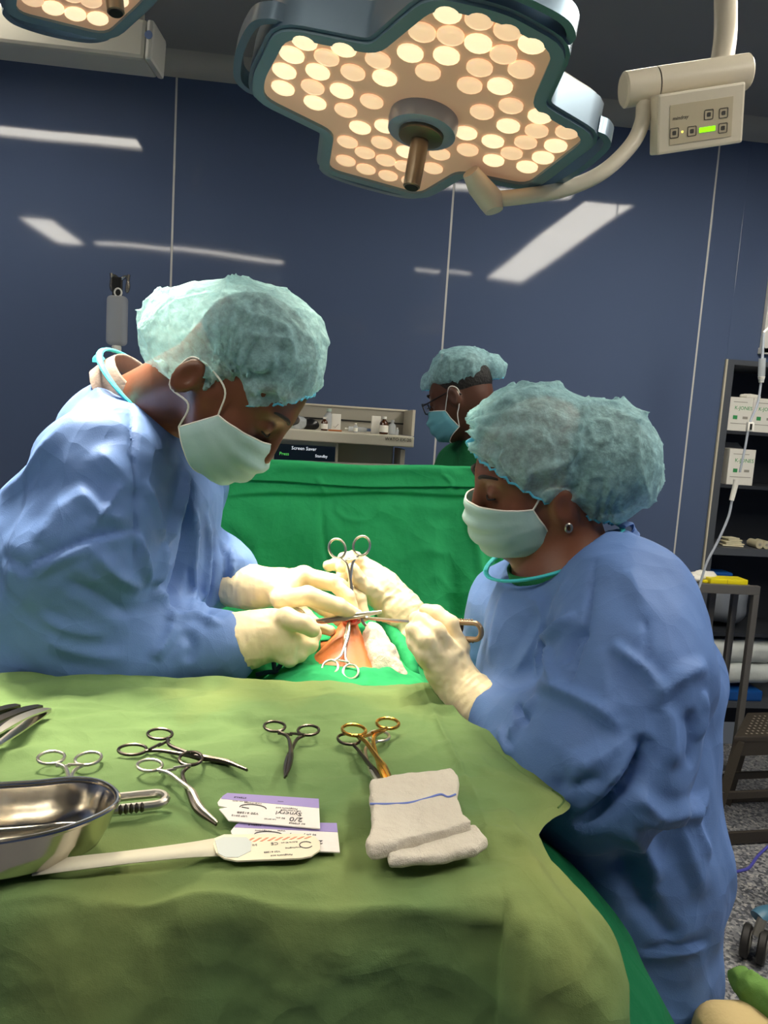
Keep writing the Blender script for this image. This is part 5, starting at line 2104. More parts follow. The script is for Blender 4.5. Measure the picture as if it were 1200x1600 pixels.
# clamps at the wound
UPV = unit(CAM - INC)
clamp('hemostat', 'upright clamp held above the wound, rings uppermost against the green screen', 'clamp', Wf(527, 857, 1.34), Wf(565, 853, 1.34), Wf(547, 915, 1.335), Wf(547, 958, 1.325), .0165, dv(0, .1, 1), m_steel, thick=.0034, group='clamps on the lifted skin', base=INC)
clamp('hemostat', 'clamp hanging down over the orange skin with a ring near the table edge', 'clamp', Wf(516, 1043, 1.205), Wf(548, 1049, 1.20), Wf(541, 1000, 1.26), Wf(546, 968, 1.295), .0145, dv(0, -.55, .8), m_steel, thick=.0030, group='clamps on the lifted skin', base=INC)
sc = clamp('scissors', 'straight scissors reaching from the left glove to the wound', 'scissors', Wf(452, 972, 1.25), Wf(462, 960, 1.26), Wf(505, 970, 1.275), Wf(596, 956, 1.30), .0150, dv(0, -.6, .8), m_steel, thick=.0034, group='clamps on the lifted skin', base=INC, ratchet=False)
fr = thing('retractor', 'retractor with notched brown loop handle held in the right-hand glove', 'retractor', INC, 'clamps on the lifted skin')
MB().tube([Wf(560, 965, 1.30), Wf(575, 966, 1.29), Wf(640, 972, 1.20), Wf(692, 974, 1.16)], [.0022, .0032, .0036, .004], 8).build('shaft', m_steel, fr)
MB().tube(spline([Wf(575, 966, 1.29), Wf(568, 962, 1.295), Wf(566, 970, 1.295), Wf(572, 978, 1.295)], 4), .003, 8).build('hook', m_steel, fr)
m_handle = mat('loop_brown', (150, 128, 104), rough=.35, metal=.6)
A_, B_ = Wf(684, 983, 1.165), Wf(752, 987, 1.12)
mb = MB()
sd_ = unit(dv(.02, -1, 0) - unit(B_ - A_) * np.dot(dv(.02, -1, 0), unit(B_ - A_)))
toothed_loop(mb, A_, B_, .0135, sd_, .0046)
mb.build('loop_handle', m_handle, fr)
for q in np.linspace(.2, .8, 11):
    for s_ in (1, -1):
        MB().lathe([(.0022, -.0016), (.0032, 0), (.0022, .0016)], lerp(A_, B_, q) + sd_ * .0172 * s_, unit(B_ - A_), 6).build('tooth', m_handle, fr)
# blue cautery cable
MB().tube(spline([Wf(380, 1060, 1.225), Wf(388, 1035, 1.225), Wf(398, 1014, 1.225), Wf(416, 1007, 1.225), Wf(426, 1022, 1.225), Wf(430, 1046, 1.225), Wf(442, 1036, 1.225), Wf(458, 1030, 1.225), Wf(464, 1046, 1.225), Wf(450, 1056, 1.225), Wf(425, 1050, 1.225), Wf(400, 1054, 1.225)], 7), .0042, 10).build('cautery_cable', mat('blue_cable', (44, 66, 120), rough=.4), None)
tag(bpy.data.objects['cautery_cable'], 'dark blue looped cable lying behind the table edge near the left glove', 'cable')

# ---- screen drape between the field and the head end
YS = 1.93
a0, a1 = onp(318, 712, 1, YS), onp(800, 729, 1, YS)
nu, nv = 190, 150
top_l, top_r = a0[2], a1[2]
V = np.zeros((nu, nv, 3))
us = np.linspace(-.12, 1.08, nu)
for i, u in enumerate(us):
    x = a0[0] + (a1[0] - a0[0]) * u
    zt = top_l + (top_r - top_l) * u + .004 * math.sin(u * 9)
    for j in range(nv):
        v = j / (nv - 1)
        a = min(v * 12, 1.5)
        z = zt - .012 + .012 * math.cos(math.pi - math.pi * 0) * 0 - max(0, v - .015) * .40
        y = YS + (.02 if v < .008 else 0) - .12 * v ** 1.5
        V[i, j] = (x, y, z)
P = V.reshape(-1, 3).copy()
Vv = P.copy()
wv = (P[:, 2] - 1.0)
Vv[:, 1] += .008 * fbm(P * np.array([5, 2, 4]) + 1, 3) + .005 * ridge(P * np.array([8, 3, 7]) + 4, 2)
ux = (P[:, 0] - a0[0]) / (a1[0] - a0[0])
low = np.clip((top_l - P[:, 2]) / .5, 0, 1)
Vv[:, 1] += -.035 * low * np.exp(-((ux - .88) / .05) ** 2) + .02 * low * np.exp(-((ux - .80) / .03) ** 2) - .03 * low * np.exp(-((ux - .99) / .04) ** 2)
Fc = grid_faces(nu, nv)
if vnormals(Vv, Fc)[:, 1].mean() > 0:
    Fc = Fc[:, ::-1]
Vv = folds(Vv, Fc, [
    ([(335, 778), (420, 772), (500, 773), (600, 770), (700, 775), (790, 776)], .010, -.010, 2),
    ([(503, 775), (505, 830), (512, 880), (508, 930)], .008, -.010, 1), ([(495, 745), (505, 762), (510, 775)], .006, .006, 0),
    ([(360, 735), (460, 728), (560, 735), (660, 732), (740, 745)], .012, .005, 0), ([(560, 800), (640, 790), (720, 800)], .02, .004, 0),
    ([(740, 745), (752, 765), (738, 775)], .005, .005, 0), ([(690, 740), (705, 755), (700, 772)], .005, .005, 0),
    ([(725, 780), (745, 850), (755, 930), (748, 990)], .012, .012, 0), ([(765, 800), (775, 880), (770, 960)], .008, -.012, 0),
    ([(620, 880), (660, 860), (720, 870)], .015, .005, 0), ([(360, 800), (400, 860), (390, 920)], .02, .006, 0),
    ([(520, 790), (540, 810), (575, 815)], .008, .004, 0), ([(640, 930), (680, 900), (710, 930)], .012, .005, 0),
])
sdp = thing('screen_drape', 'emerald green cloth screen hung across the patient behind the hands', 'drape', (a0[0], YS, 1.0))
o = mk('cloth', Vv, Fc, m_emer, sdp)
# folded-over top band
Vt = Vv.reshape(nu, nv, 3)[:, :22].copy()
Vt[:, :, 1] -= .006
Vt = Vt.reshape(-1, 3)
o2 = mk('folded_top', Vt, grid_faces(nu, 22), m_emer, sdp)
o2.modifiers.new('thick', 'SOLIDIFY').thickness = .004
bar = MB().tube([(a0[0] - .12, YS + .012, top_l - .012), (a1[0] + .1, YS + .012, top_r - .012)], .007, 10)
for x in (a0[0] - .11, a1[0] + .09):
    bar.tube([(x, YS + .012, .80), (x, YS + .012, (top_l + top_r) / 2 - .012)], .009, 10)
bar.build('support_bar', m_steel, sdp)

# ================================================================== things at the back of the room
def yp(px, py, Y):
    return onp(px, py, 1, Y)


m_beige = mat('machine_beige', (196, 190, 172), rough=.45, bump=(90, .03))
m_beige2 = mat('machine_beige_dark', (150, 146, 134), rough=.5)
m_screen = mat('monitor_glass', (18, 24, 32), rough=.12, emit=((24, 34, 48), .25))
m_white = mat('white_plastic', (224, 222, 214), rough=.5)
m_amber = mat('amber_glass', (66, 34, 14), rough=.1, spec=.6)
m_clear = mat('clear_plastic', (205, 212, 216), rough=.12, alpha=.45)
m_label = mat('paper_label', (228, 226, 216), rough=.7)
m_txtw = mat('screen_white', (230, 235, 240), rough=.5, emit=((225, 235, 245), .8))
m_txtg = mat('screen_green', (90, 200, 90), rough=.5, emit=((90, 210, 90), .7))

YA = 2.62     # front of the anaesthesia machine shelf
am = thing('anaesthesia_machine', 'beige anaesthesia machine with open top tray and monitor behind the green screen', 'anaesthesia machine', (yp(540, 700, YA)[0], YA + .25, 0))
L0, R0 = yp(420, 672, YA), yp(647, 690, YA)
zs = (yp(540, 681, YA)[2])
xL, xR = L0[0] - .25, R0[0]
th = yp(540, 673, YA)[2] - yp(540, 690, YA)[2]
zt = zs + th * .3
sh = boxobj('tray', ((xL + xR) / 2, YA + .21, zt - th / 2), (xR - xL, .42, th), m_beige, am, bev=.004)
zb = yp(560, 637, YA + .40)[2]
xb1 = yp(634, 660, YA + .40)[0]
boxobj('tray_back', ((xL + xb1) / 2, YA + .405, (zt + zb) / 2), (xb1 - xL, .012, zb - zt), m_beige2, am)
boxobj('back_groove', ((xL + xb1) / 2, YA + .397, zt + (zb - zt) * .45), (xb1 - xL - .02, .004, .006), m_hole, am)
boxobj('tray_side', (xb1 - .005, YA + .27, (zt + zb) / 2), (.010, .27, zb - zt), m_beige, am)
boxobj('tray_rim', ((xL + xb1) / 2, YA + .405, zb), (xb1 - xL + .01, .02, .008), m_beige, am, bev=.002)
text('lettering', 'WATO EX-20', .016, m_ink, am, (yp(622, 687, YA)[0], YA - .001, yp(622, 687, YA)[2]), np.stack([(1, 0, 0), (0, 0, 1), (0, -1, 0)], 1))
zc_ = zt - th
boxobj('cabinet_body', ((xL + xR) / 2 - .02, YA + .30, zc_ / 2 + .04), (xR - xL - .06, .22, zc_ - .08), m_beige, am, bev=.006)
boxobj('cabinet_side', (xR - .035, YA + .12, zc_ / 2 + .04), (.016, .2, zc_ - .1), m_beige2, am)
mx0, mx1 = yp(424, 700, YA + .03)[0], yp(529, 700, YA + .03)[0]
mz1 = yp(480, 687, YA + .03)[2]
mon = boxobj('monitor', ((mx0 + mx1) / 2, YA + .06, mz1 - .16), (mx1 - mx0, .05, .32), m_beige, am, bev=.006)
boxobj('screen', ((mx0 + mx1) / 2, YA + .033, mz1 - .165), (mx1 - mx0 - .022, .006, .29), m_screen, mon)
FM = np.stack([(1, 0, 0), (0, 0, 1), (0, -1, 0)], 1)
text('screen_text', 'Screen Saver', .017, m_txtw, mon, (yp(475, 701, YA + .03)[0], YA + .0295, yp(475, 701, YA + .03)[2]), FM)
text('screen_text', 'Press', .016, m_txtg, mon, (yp(444, 709, YA + .03)[0], YA + .0295, yp(444, 709, YA + .03)[2]), FM)
text('screen_text', 'Standby', .014, m_txtw, mon, (yp(502, 713, YA + .03)[0], YA + .0295, yp(502, 713, YA + .03)[2]), FM)
for k, (dx_, dz) in enumerate(((-.2, .3), (.2, .3), (-.2, .1), (.2, .1))):
    MB().lathe([(.03, -.02), (.035, 0), (.03, .02)], ((xL + xR) / 2 + dx_, YA + (.12 if k < 2 else .38), .035), (1, 0, 0), 14).build('castor', m_hole, am)
boxobj('bottom_plate', ((xL + xR) / 2, YA + .25, .085), (xR - xL - .08, .34, .03), m_beige2, am)

ZTR = zt + .0005


def tray_item(px, Y):
    p = yp(px, 680, Y)
    return np.array([p[0], Y, ZTR])


def pxw(px, Y):
    return px * Y / F_PX


def carton(label, px, Y, w, h, d_, material, group='items on the machine tray', mark=None):
    c = tray_item(px, Y)
    t = thing('medicine_box', label, 'box', c, group)
    o = boxobj('carton', c + np.array([0, 0, h / 2]), (w, d_, h), material, t, bev=.0015)
    boxobj('end_flap', c + np.array([0, 0, h - .001]), (w * .94, d_ * .94, .003), m_white, t)
    if mark:
        pts = [c + np.array([a * w, -d_ / 2 - .0006, h * b]) for a, b in ((-.25, .3), (-.1, .2), (.25, .42))]
        MB().tube(pts, .003, 5, flat=.4).build('swoosh', mark, t)
    return t


def bottle(label, px, Y, r, h, material, cap, lab=True, group='items on the machine tray', name='vial'):
    c = tray_item(px, Y)
    t = thing(name, label, 'bottle', c, group)
    MB().lathe([(r * .9, 0), (r, r * .1), (r, h * .62), (r * .85, h * .70), (r * .42, h * .80), (r * .42, h * .86)], c, (0, 0, 1), 16).build('glass_body', material, t)
    MB().lathe([(r * .5, h * .86), (r * .52, h * .88), (r * .52, h), (r * .45, h)], c, (0, 0, 1), 14).build('cap', cap, t)
    if lab:
        MB().lathe([(r * 1.012, h * .12), (r * 1.015, h * .13), (r * 1.015, h * .5), (r * 1.012, h * .51)], c, (0, 0, 1), 16).build('paper_label', m_label, t)
    return t


carton('white medicine box with a grey tick mark on the machine tray', 524, 2.80, .034, .064, .03, m_white, mark=m_beige2)
carton('tall plain white medicine box beside the amber bottle', 586, 2.80, .034, .066, .03, m_label)
bottle('amber bottle with white label and white cap on the machine tray', 599, 2.76, .0165, .066, m_amber, m_white)
bottle('small amber vial with label left of the ticked box', 506, 2.76, .0125, .05, m_amber, m_white)
bottle('clear plastic bottle at the right end of the machine tray', 612, 2.78, .014, .055, m_clear, m_clear, lab=False)
bottle('short white-capped ampoule at the far right of the tray', 620, 2.74, .006, .028, m_clear, m_white, lab=False, name='ampoule')
bottle('tall clear jar behind the small amber vial', 512, 2.92, .02, .085, m_clear, mat('pale_green_lid', (170, 190, 180), rough=.5), lab=False, name='jar')
bottle('clear ampoule with paper label in the middle of the tray', 555, 2.76, .008, .035, m_clear, m_label, name='ampoule')
sy = thing('syringe', 'clear plastic syringe lying in the middle of the machine tray', 'syringe', tray_item(560, 2.80))
c = tray_item(560, 2.80)
MB().tube([c + np.array([-.04, 0, .012]), c + np.array([.03, .01, .012])], .010, 12).build('barrel', m_clear, sy)
MB().tube([c + np.array([.03, .01, .012]), c + np.array([.055, .013, .012])], .006, 10).build('plunger', mat('syringe_blue', (110, 130, 170), rough=.4), sy)
MB().tube([c + np.array([-.04, 0, .012]), c + np.array([-.052, -.002, .012])], .003, 8).build('nozzle', m_white, sy)
pb = tray_item(462, 2.80)
o = mk('plastic_bag', *surf(lambda P: ell(P, pb + np.array([0, 0, .022]), (.035, .03, .026)) - .008 * ridge(P * 30, 2), pb + np.array([-.06, -.06, -.002]), pb + np.array([.06, .06, .07]), .004), m_clear)
tag(o, 'crumpled clear plastic bag at the left of the machine tray', 'bag')
pb2 = tray_item(482, 2.86)
o = mk('breathing_mask', *surf(lambda P: ell(P, pb2 + np.array([0, 0, .018]), (.04, .03, .02)) - .006 * ridge(P * 30 + 4, 2), pb2 + np.array([-.06, -.06, -.002]), pb2 + np.array([.06, .06, .06]), .004), m_black)
tag(o, 'crumpled black rubber mask on the machine tray', 'mask')
am_t = tray_item(523, 2.74)
o = MB().box(am_t + np.array([0, 0, .003]), (.05, .02, .006), None, .002).build('amber_strip', mat('orange_film', (170, 96, 40), rough=.4))
tag(o, 'flat orange strip lying in front of the ticked box', 'strip')

# ---- drip stand with bag, far left
ivs = thing('drip_stand', 'steel drip stand with hooks behind the surgeon on the left', 'drip stand', (yp(186, 500, 2.75)[0], 2.75, 0))
bx_ = yp(186, 500, 2.75)[0]
ztop = yp(192, 434, 2.75)[2]
m_chrome = mat('chrome', (150, 146, 136), rough=.25, metal=.9)
MB().tube([(bx_, 2.75, .06), (bx_, 2.75, ztop)], .0095, 12).build('pole', m_chrome, ivs)
for a in range(5):
    c_, s_ = math.cos(a * 1.2566), math.sin(a * 1.2566)
    MB().tube([(bx_, 2.75, .09), (bx_ + .26 * c_, 2.75 + .26 * s_, .05)], .011, 10).build('foot', m_chrome, ivs)
    MB().lathe([(.022, -.01), (.025, 0), (.022, .01)], (bx_ + .27 * c_, 2.75 + .27 * s_, .026), (-s_, c_, 0), 12).build('castor', m_hole, ivs)
hk = MB()
for sx in (-1, 1):
    hk.tube(spline([(bx_, 2.75, ztop - .01), (bx_ + sx * .022, 2.75, ztop + .004), (bx_ + sx * .03, 2.75, ztop - .03), (bx_ + sx * .024, 2.75, ztop - .045), (bx_ + sx * .03, 2.75, ztop + .012)], 5), .006, 8)
hk.build('hook', m_chrome, ivs)
boxobj('clamp_block', (bx_ - .008, 2.752, ztop - .035), (.03, .03, .07), m_hole, ivs, bev=.004)
bg = thing('drip_bottle', 'translucent plastic drip bottle hanging upside down on the left drip stand', 'drip bottle', (bx_ - .01, 2.71, 1.9))
m_bag = mat('bag_plastic', (190, 194, 196), rough=.3, alpha=.42)
zb0, zb1 = yp(182, 462, 2.71)[2], yp(182, 540, 2.71)[2]
cx_ = yp(183, 500, 2.71)[0]
hgt = zb0 - zb1
V, Fc = surf(lambda P: rbox(P, (cx_, 2.71, (zb0 + zb1) / 2), (.035, .02, hgt / 2), .016), (cx_ - .06, 2.66, zb1 - .03), (cx_ + .06, 2.76, zb0 + .03), .004)
mk('bottle_body', V, Fc, m_bag, bg)
MB().lathe([(.014, 0), (.016, -.004), (.016, -.024), (.013, -.026)], (cx_, 2.71, zb1), (0, 0, 1), 14).build('neck', m_white, bg)
MB().tube(ring3(np.array([cx_, 2.715, zb0 + .012]), np.array([.012, 0, 0]), np.array([0, 0, .014]), 14), .003, 6, closed=True).build('hanging_loop', m_white, bg)

# ---- dark open cabinet at the right
YC2 = 3.385
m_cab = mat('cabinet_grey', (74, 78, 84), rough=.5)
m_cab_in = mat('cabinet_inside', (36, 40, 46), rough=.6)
m_edge = mat('cabinet_edge', (196, 190, 168), rough=.5)
cab = thing('open_cabinet', 'tall dark grey open shelf cabinet against the blue wall on the right', 'cabinet', (yp(1165, 700, YC2)[0] + .3, YC2 + .18, 0))
cx0 = yp(1137, 566, YC2)[0]
cx1 = X_R - .003
ctop = yp(1137, 561, YC2)[2]
boxobj('side_panel', (cx0 + .018, YC2 + .18, ctop / 2), (.036, .36, ctop), m_cab, cab)
boxobj('edge_strip', (cx0 - .003, YC2 + .004, ctop / 2), (.008, .012, ctop), m_edge, cab)
boxobj('side_panel', (cx1 - .018, YC2 + .18, ctop / 2), (.036, .36, ctop), m_cab, cab)
boxobj('top_panel', ((cx0 + cx1) / 2, YC2 + .18, ctop - .012), (cx1 - cx0 - .072, .36, .024), m_cab, cab)
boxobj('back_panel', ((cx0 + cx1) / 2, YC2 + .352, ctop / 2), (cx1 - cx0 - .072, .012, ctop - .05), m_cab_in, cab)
shelf_z = {}
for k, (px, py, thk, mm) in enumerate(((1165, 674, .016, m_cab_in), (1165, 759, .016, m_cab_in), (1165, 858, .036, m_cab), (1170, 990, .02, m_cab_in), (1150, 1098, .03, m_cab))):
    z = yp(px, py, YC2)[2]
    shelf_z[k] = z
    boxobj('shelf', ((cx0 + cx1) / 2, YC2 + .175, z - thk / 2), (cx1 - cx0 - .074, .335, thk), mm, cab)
m_kgreen = mat('print_green', (52, 150, 84), rough=.6)


def glove_box(label, px0, px1, pytop, shelf, Y, lid=False, rz=0.0):
    x0_, x1_ = yp(px0, pytop, Y)[0], yp(px1, pytop, Y)[0]
    z0, z1 = shelf_z[shelf] + .0005, yp((px0 + px1) / 2, pytop, Y)[2]
    t = thing('supply_box', label, 'box', ((x0_ + x1_) / 2, Y + .07, z0), 'white cartons with green print in the cabinet')
    w, h = x1_ - x0_, z1 - z0
    cx__ = (x0_ + x1_) / 2
    boxobj('carton', (cx__, Y + .08, z0 + h / 2), (w, .16, h), m_label, t, bev=.002)
    text('lettering', 'K-JONES', .026 if w > .13 else .024, m_kgreen, t, (cx__ + .012, Y - .0008, z0 + h * .68), FM)
    boxobj('green_panel', (cx__ - w * .22, Y - .0008, z0 + h * .40), (.022, .001, .018), m_kgreen, t)
    boxobj('grey_print', (cx__ + w * .22, Y - .0008, z0 + h * .40), (.026, .001, .012), m_beige2, t)
    boxobj('print_line', (cx__, Y - .0008, z0 + h * .22), (w * .8, .001, .003), m_beige2, t)
    boxobj('print_line', (cx__ - w * .05, Y - .0008, z0 + h * .86), (w * .6, .001, .003), m_beige2, t)
    if lid:
        Mt = np.array([[1, 0, 0], [0, math.cos(.5), -math.sin(.5)], [0, math.sin(.5), math.cos(.5)]])
        boxobj('open_flap', (cx__ + .01, Y + .15, z1 + .016), (w * .95, .06, .003), m_label, t, Mt)
    return t


glove_box('white carton with green print on the top cabinet shelf, beside the side panel', 1142, 1178, 621, 0, YC2 + .03)
glove_box('white carton with green print on the top cabinet shelf, cut by the picture edge', 1178.6, 1216, 623, 0, YC2 + .035)
glove_box('open-topped white carton with green print alone on the second cabinet shelf', 1141, 1182, 702, 1, YC2 + .03, lid=True)
cl = yp(1168, 616, YC2 + .09)
o = mk('paper_wad', *surf(lambda P: ell(P, (cl[0] + .02, YC2 + .1, yp(1168, 622, YC2 + .03)[2] + .012), (.05, .03, .012)) - .005 * ridge(P * 40, 2), (cl[0] - .06, YC2 + .05, cl[2] - .05), (cl[0] + .1, YC2 + .15, cl[2] + .05), .004), m_label)
tag(o, 'crumpled white paper on top of the upper cartons', 'paper')
# packs and rolls on the lower shelves
gpz = shelf_z[2]
for k in range(5):
    x = yp(1138, 845, YC2 + .05)[0] + .035
    o = boxobj('paper_packet', (x + .01 * (k % 2), YC2 + .08 + .004 * k, gpz + .006 + k * .0085), (.1 - .008 * k, .06, .0065), mat('cream_packet', (222, 214, 184), rough=.6), None, rotz(.1 * k - .2), bev=.002)
    tag(o, ('lowest', 'second lowest', 'middle', 'second highest', 'topmost')[k] + ' cream paper packet of the fanned pile on the cabinet shelf', 'packet', 'fanned cream packets on the shelf')
for k, (px, lab) in enumerate(((1183, 'cream bandage roll nearer the packets on the cabinet shelf'), (1194, 'cream bandage roll at the picture edge on the cabinet shelf'))):
    p = yp(px, 838, YC2 + .06)
    t = thing('bandage_roll', lab, 'bandage', (p[0], YC2 + .06, gpz), 'bandage rolls on the shelf')
    MB().tube([(p[0], YC2 + .03, gpz + .021), (p[0], YC2 + .11, gpz + .021)], .0205, 18).build('roll', mat('bandage', (190, 182, 152), rough=.9), t)
    MB().tube([(p[0], YC2 + .028, gpz + .021), (p[0], YC2 + .0302, gpz + .021)], .007, 12).build('core', m_beige2, t)


def pillow(name, label, cat, c, r, material, seed, group=None, amp=.008):
    c = np.asarray(c, float)
    V, Fc = surf(lambda P: rbox(P, c, np.array(r), min(r) * .85) - amp * (fbm(P * 9 + seed, 2) + .6 * ridge(P * 12 + seed, 1)), c - np.array(r) - .03, c + np.array(r) + .03, .009)
    o = mk(name, V, Fc, material)
    return tag(o, label, cat, group)


m_linen = cloth_mat('white_linen', (206, 210, 204), (190, 198, 196), rough=.9, translucent=0, bump=(30, .4))
m_greybag = mat('grey_bag', (120, 126, 134), rough=.35, bump=(20, .4), alpha=.9)
xcm = (cx0 + cx1) / 2
pillow('plastic_sack', 'grey plastic sack on the cabinet shelf behind the trolley', 'sack', (cx0 + .20, YC2 + .15, shelf_z[3] + .135), (.12, .1, .115), m_greybag, 3.0)
pillow('linen_roll', 'white linen bundle, upper of two behind the trolley', 'linen', (cx0 + .27, YC2 + .13, yp(1140, 1022, YC2)[2]), (.2, .11, .062), m_linen, 5.0, 'white linen bundles in the cabinet')
pillow('linen_roll', 'white linen bundle, lower of two behind the trolley', 'linen', (cx0 + .27, YC2 + .13, yp(1140, 1022, YC2)[2] - .115), (.2, .11, .05), m_linen, 8.0, 'white linen bundles in the cabinet')
z5 = shelf_z[4]
o = boxobj('plastic_tray', (cx0 + .24, YC2 + .12, z5 + .0285), (.34, .2, .055), mat('blue_plastic', (18, 78, 150), rough=.35), None, bev=.01)
tag(o, 'blue plastic tray under the linen bundles', 'tray')
o = boxobj('storage_box', (cx0 + .13, YC2 + .10, shelf_z[3] + .28), (.12, .1, .03), MATS['blue_plastic'], None, bev=.008)
tag(o, 'small blue plastic box on the shelf behind the trolley', 'box')

# ---- grey metal trolley in front of the cabinet
YT = 3.0
m_trol = mat('trolley_grey', (104, 102, 98), rough=.45, metal=.3, bump=(60, .05))
tr_ = thing('trolley', 'grey metal frame trolley with cluttered top, right of the assistant', 'trolley', (yp(1120, 920, YT)[0], YT + .2, 0))
tx0, tx1 = yp(1030, 915, YT)[0], yp(1188, 925, YT)[0]
tz = (yp(1060, 910, YT)[2] + yp(1180, 917, YT)[2]) / 2
boxobj('top_rail', ((tx0 + tx1) / 2, YT + .0125, tz - .02), (tx1 - tx0, .025, .04), m_trol, tr_, bev=.003)
boxobj('top_plate', ((tx0 + tx1) / 2, YT + .10, tz - .014), (tx1 - tx0, .15, .006), m_trol, tr_)
for nm, x in (('leg', tx1 - .014), ('leg', tx0 + .014)):
    for y in (YT + .012, YT + .165):
        boxobj(nm, (x, y, (tz - .04) / 2 + .03), (.028, .025, tz - .10), m_trol, tr_, bev=.003)
xm = yp(1104, 1000, YT + .165)[0]
boxobj('leg', (xm, YT + .165, (tz - .04) / 2 + .03), (.03, .025, tz - .10), m_trol, tr_, bev=.003)
zl = yp(1130, 1190, YT + .08)[2]
boxobj('lower_shelf', ((tx0 + tx1) / 2, YT + .09, zl), (tx1 - tx0 - .06, .15, .03), m_trol, tr_, bev=.003)
for x in (tx0 + .03, tx1 - .03):
    for y in (YT + .03, YT + .15):
        MB().lathe([(.028, -.01), (.031, 0), (.028, .01)], (x, y, .034), (0, 1, 0), 14).build('castor', m_hole, tr_)
yb = thing('yellow_case', 'flat yellow plastic case on the trolley top', 'case', (yp(1143, 912, YT)[0], YT + .06, tz))
m_yel = mat('yellow_plastic', (228, 212, 24), rough=.4)
yx0, yx1 = yp(1112, 912, YT + .02)[0], yp(1171, 914, YT + .02)[0]
boxobj('body', ((yx0 + yx1) / 2, YT + .07, tz + .008), (yx1 - yx0, .08, .026), m_yel, yb, bev=.006)
boxobj('lid_seam', ((yx0 + yx1) / 2 - .01, YT + .0297, tz + .009), (.002, .0012, .018), mat('yellow_dark', (170, 150, 10), rough=.5), yb)
boxobj('latch', (yx0 - .012, YT + .06, tz + .002), (.024, .02, .012), m_yel, yb, bev=.003)
for k, (px0, px1, py, lab, mm) in enumerate(((1040, 1070, 899, 'crumpled white wrapper at the left end of the trolley top', m_label), (1062, 1094, 896, 'crumpled white paper in the middle of the trolley top', m_label),
                                             (1086, 1128, 892, 'white paper stack behind the yellow case', m_label), (1050, 1086, 902, 'blue plastic wrapper among the papers on the trolley', MATS['blue_plastic']))):
    x0_, x1_ = yp(px0, py, YT + .08)[0], yp(px1, py, YT + .08)[0]
    c = np.array([(x0_ + x1_) / 2, YT + (.11 if k == 2 else .075), tz + (.012 if k != 2 else .016)])
    r = np.array([(x1_ - x0_) / 2, .035, .014 if k != 2 else .022])
    V, Fc = surf(lambda P: ell(P, c, r) - .007 * ridge(P * np.array([22, 22, 50]) + k * 3, 2), c - r - .03, c + r + .03, .005)
    tag(mk('wrapper', V, Fc, mm), lab, 'wrapper', 'wrappers on the trolley')
c = np.array([yp(1070, 1000, YC2)[0], YC2 - .0, 0])
cb_ = yp(1085, 930, YT + .13)
bagz = .62
o = boxobj('waste_bin', (yp(1060, 1000, YT + .16)[0] - .02, YT + .32, .42), (.26, .22, .82), mat('navy_plastic', (28, 40, 74), rough=.5), None, bev=.02)
tag(o, 'dark navy bin standing behind the trolley', 'bin')
for k, (px, lab, mm, r) in enumerate(((1122, 'small orange object on the lower trolley shelf', mat('orange_plastic', (220, 150, 40), rough=.5), (.016, .012, .012)), (1098, 'teal wrapper on the lower trolley shelf', mat('teal_wrap', (40, 120, 120), rough=.5), (.045, .03, .014)))):
    p = yp(px, 1150, YT + .08)
    c = np.array([p[0], YT + .08, zl + .024])
    V, Fc = surf(lambda P: rbox(P, c, np.array(r), .006) - .004 * ridge(P * 40, 2), c - np.array(r) - .02, c + np.array(r) + .02, .004)
    tag(mk('wrapper', V, Fc, mm), lab, 'wrapper')

# ---- brown plastic step stool
m_stool = mat('stool_brown', (56, 50, 42), rough=.5, bump=(120, .1))
st = thing('step_stool', 'dark brown plastic step stool with perforated top at the right edge', 'stool', (yp(1200, 1290, 2.75)[0], 2.75, 0))
p00 = onp(1146, 1152, 2, .43)
p01 = onp(1167, 1113, 2, .43)
ux_ = unit(np.array([1, .10, 0]))
uy_ = unit(p01 - p00)
uy_[2] = 0
uy_ = unit(uy_)
SM = np.stack([ux_, uy_, np.array([0, 0, 1.0])], 1)
SW, SD = .42, np.linalg.norm(p01 - p00)
sc_ = p00 + ux_ * SW / 2 + uy_ * SD / 2
boxobj('top', sc_ - np.array([0, 0, .012]), (SW, SD, .024), m_stool, st, SM, bev=.008)
for i in range(14):
    for j in range(8):
        q = p00 + ux_ * (.05 + i * .024) + uy_ * (SD * (.12 + .1 * j)) + np.array([0, 0, .0003])
        if i == 0 and j == 0:
            hole0 = MB().lathe([(.0045, 0), (.0045, .0008)], q, (0, 0, 1), 6).build('perforation', m_beige2, st, origin=q)
        else:
            oo = hole0.copy()
            COL.objects.link(oo)
            oo.parent = st
            oo.location = Vector((q - np.array(st.location)).tolist())
for i, (a, b) in enumerate(((0, 0), (1, 0), (1, 1), (0, 1))):
    tp_ = p00 + ux_ * SW * a + uy_ * SD * b + ux_ * (.025 if a == 0 else -.025) + uy_ * (.02 if b == 0 else -.02)
    bt_ = tp_ + ux_ * (-.07 if a == 0 else .07) + uy_ * (-.06 if b == 0 else .06)
    tp_ = tp_ - np.array([0, 0, .02])
    bt_ = np.array([bt_[0], bt_[1], .003])
    MB().tube([tp_, bt_], [.034, .024], 4, flat=.7).build('leg', m_stool, st, smooth=False)
for b in (0, 1):
    y_ = uy_ * (-.05 if b == 0 else SD + .05)
    for z, off, hh in ((.03, .055, .05), (.20, .03, .03)):
        A_ = p00 - ux_ * off + uy_ * ((-.045 if b == 0 else SD + .045) * (1 if z < .1 else .5))
        B_ = A_ + ux_ * (SW + 2 * off)
        c = (A_ + B_) / 2
        c[2] = z
        boxobj('rail', c, (SW + 2 * off - .02, .02, hh), m_stool, st, SM, bev=.004)
    c = p00 + ux_ * SW / 2 + uy_ * (0.012 if b == 0 else SD - .012)
    c[2] = .385
    boxobj('apron', c, (SW, .018, .07), m_stool, st, SM, bev=.004)

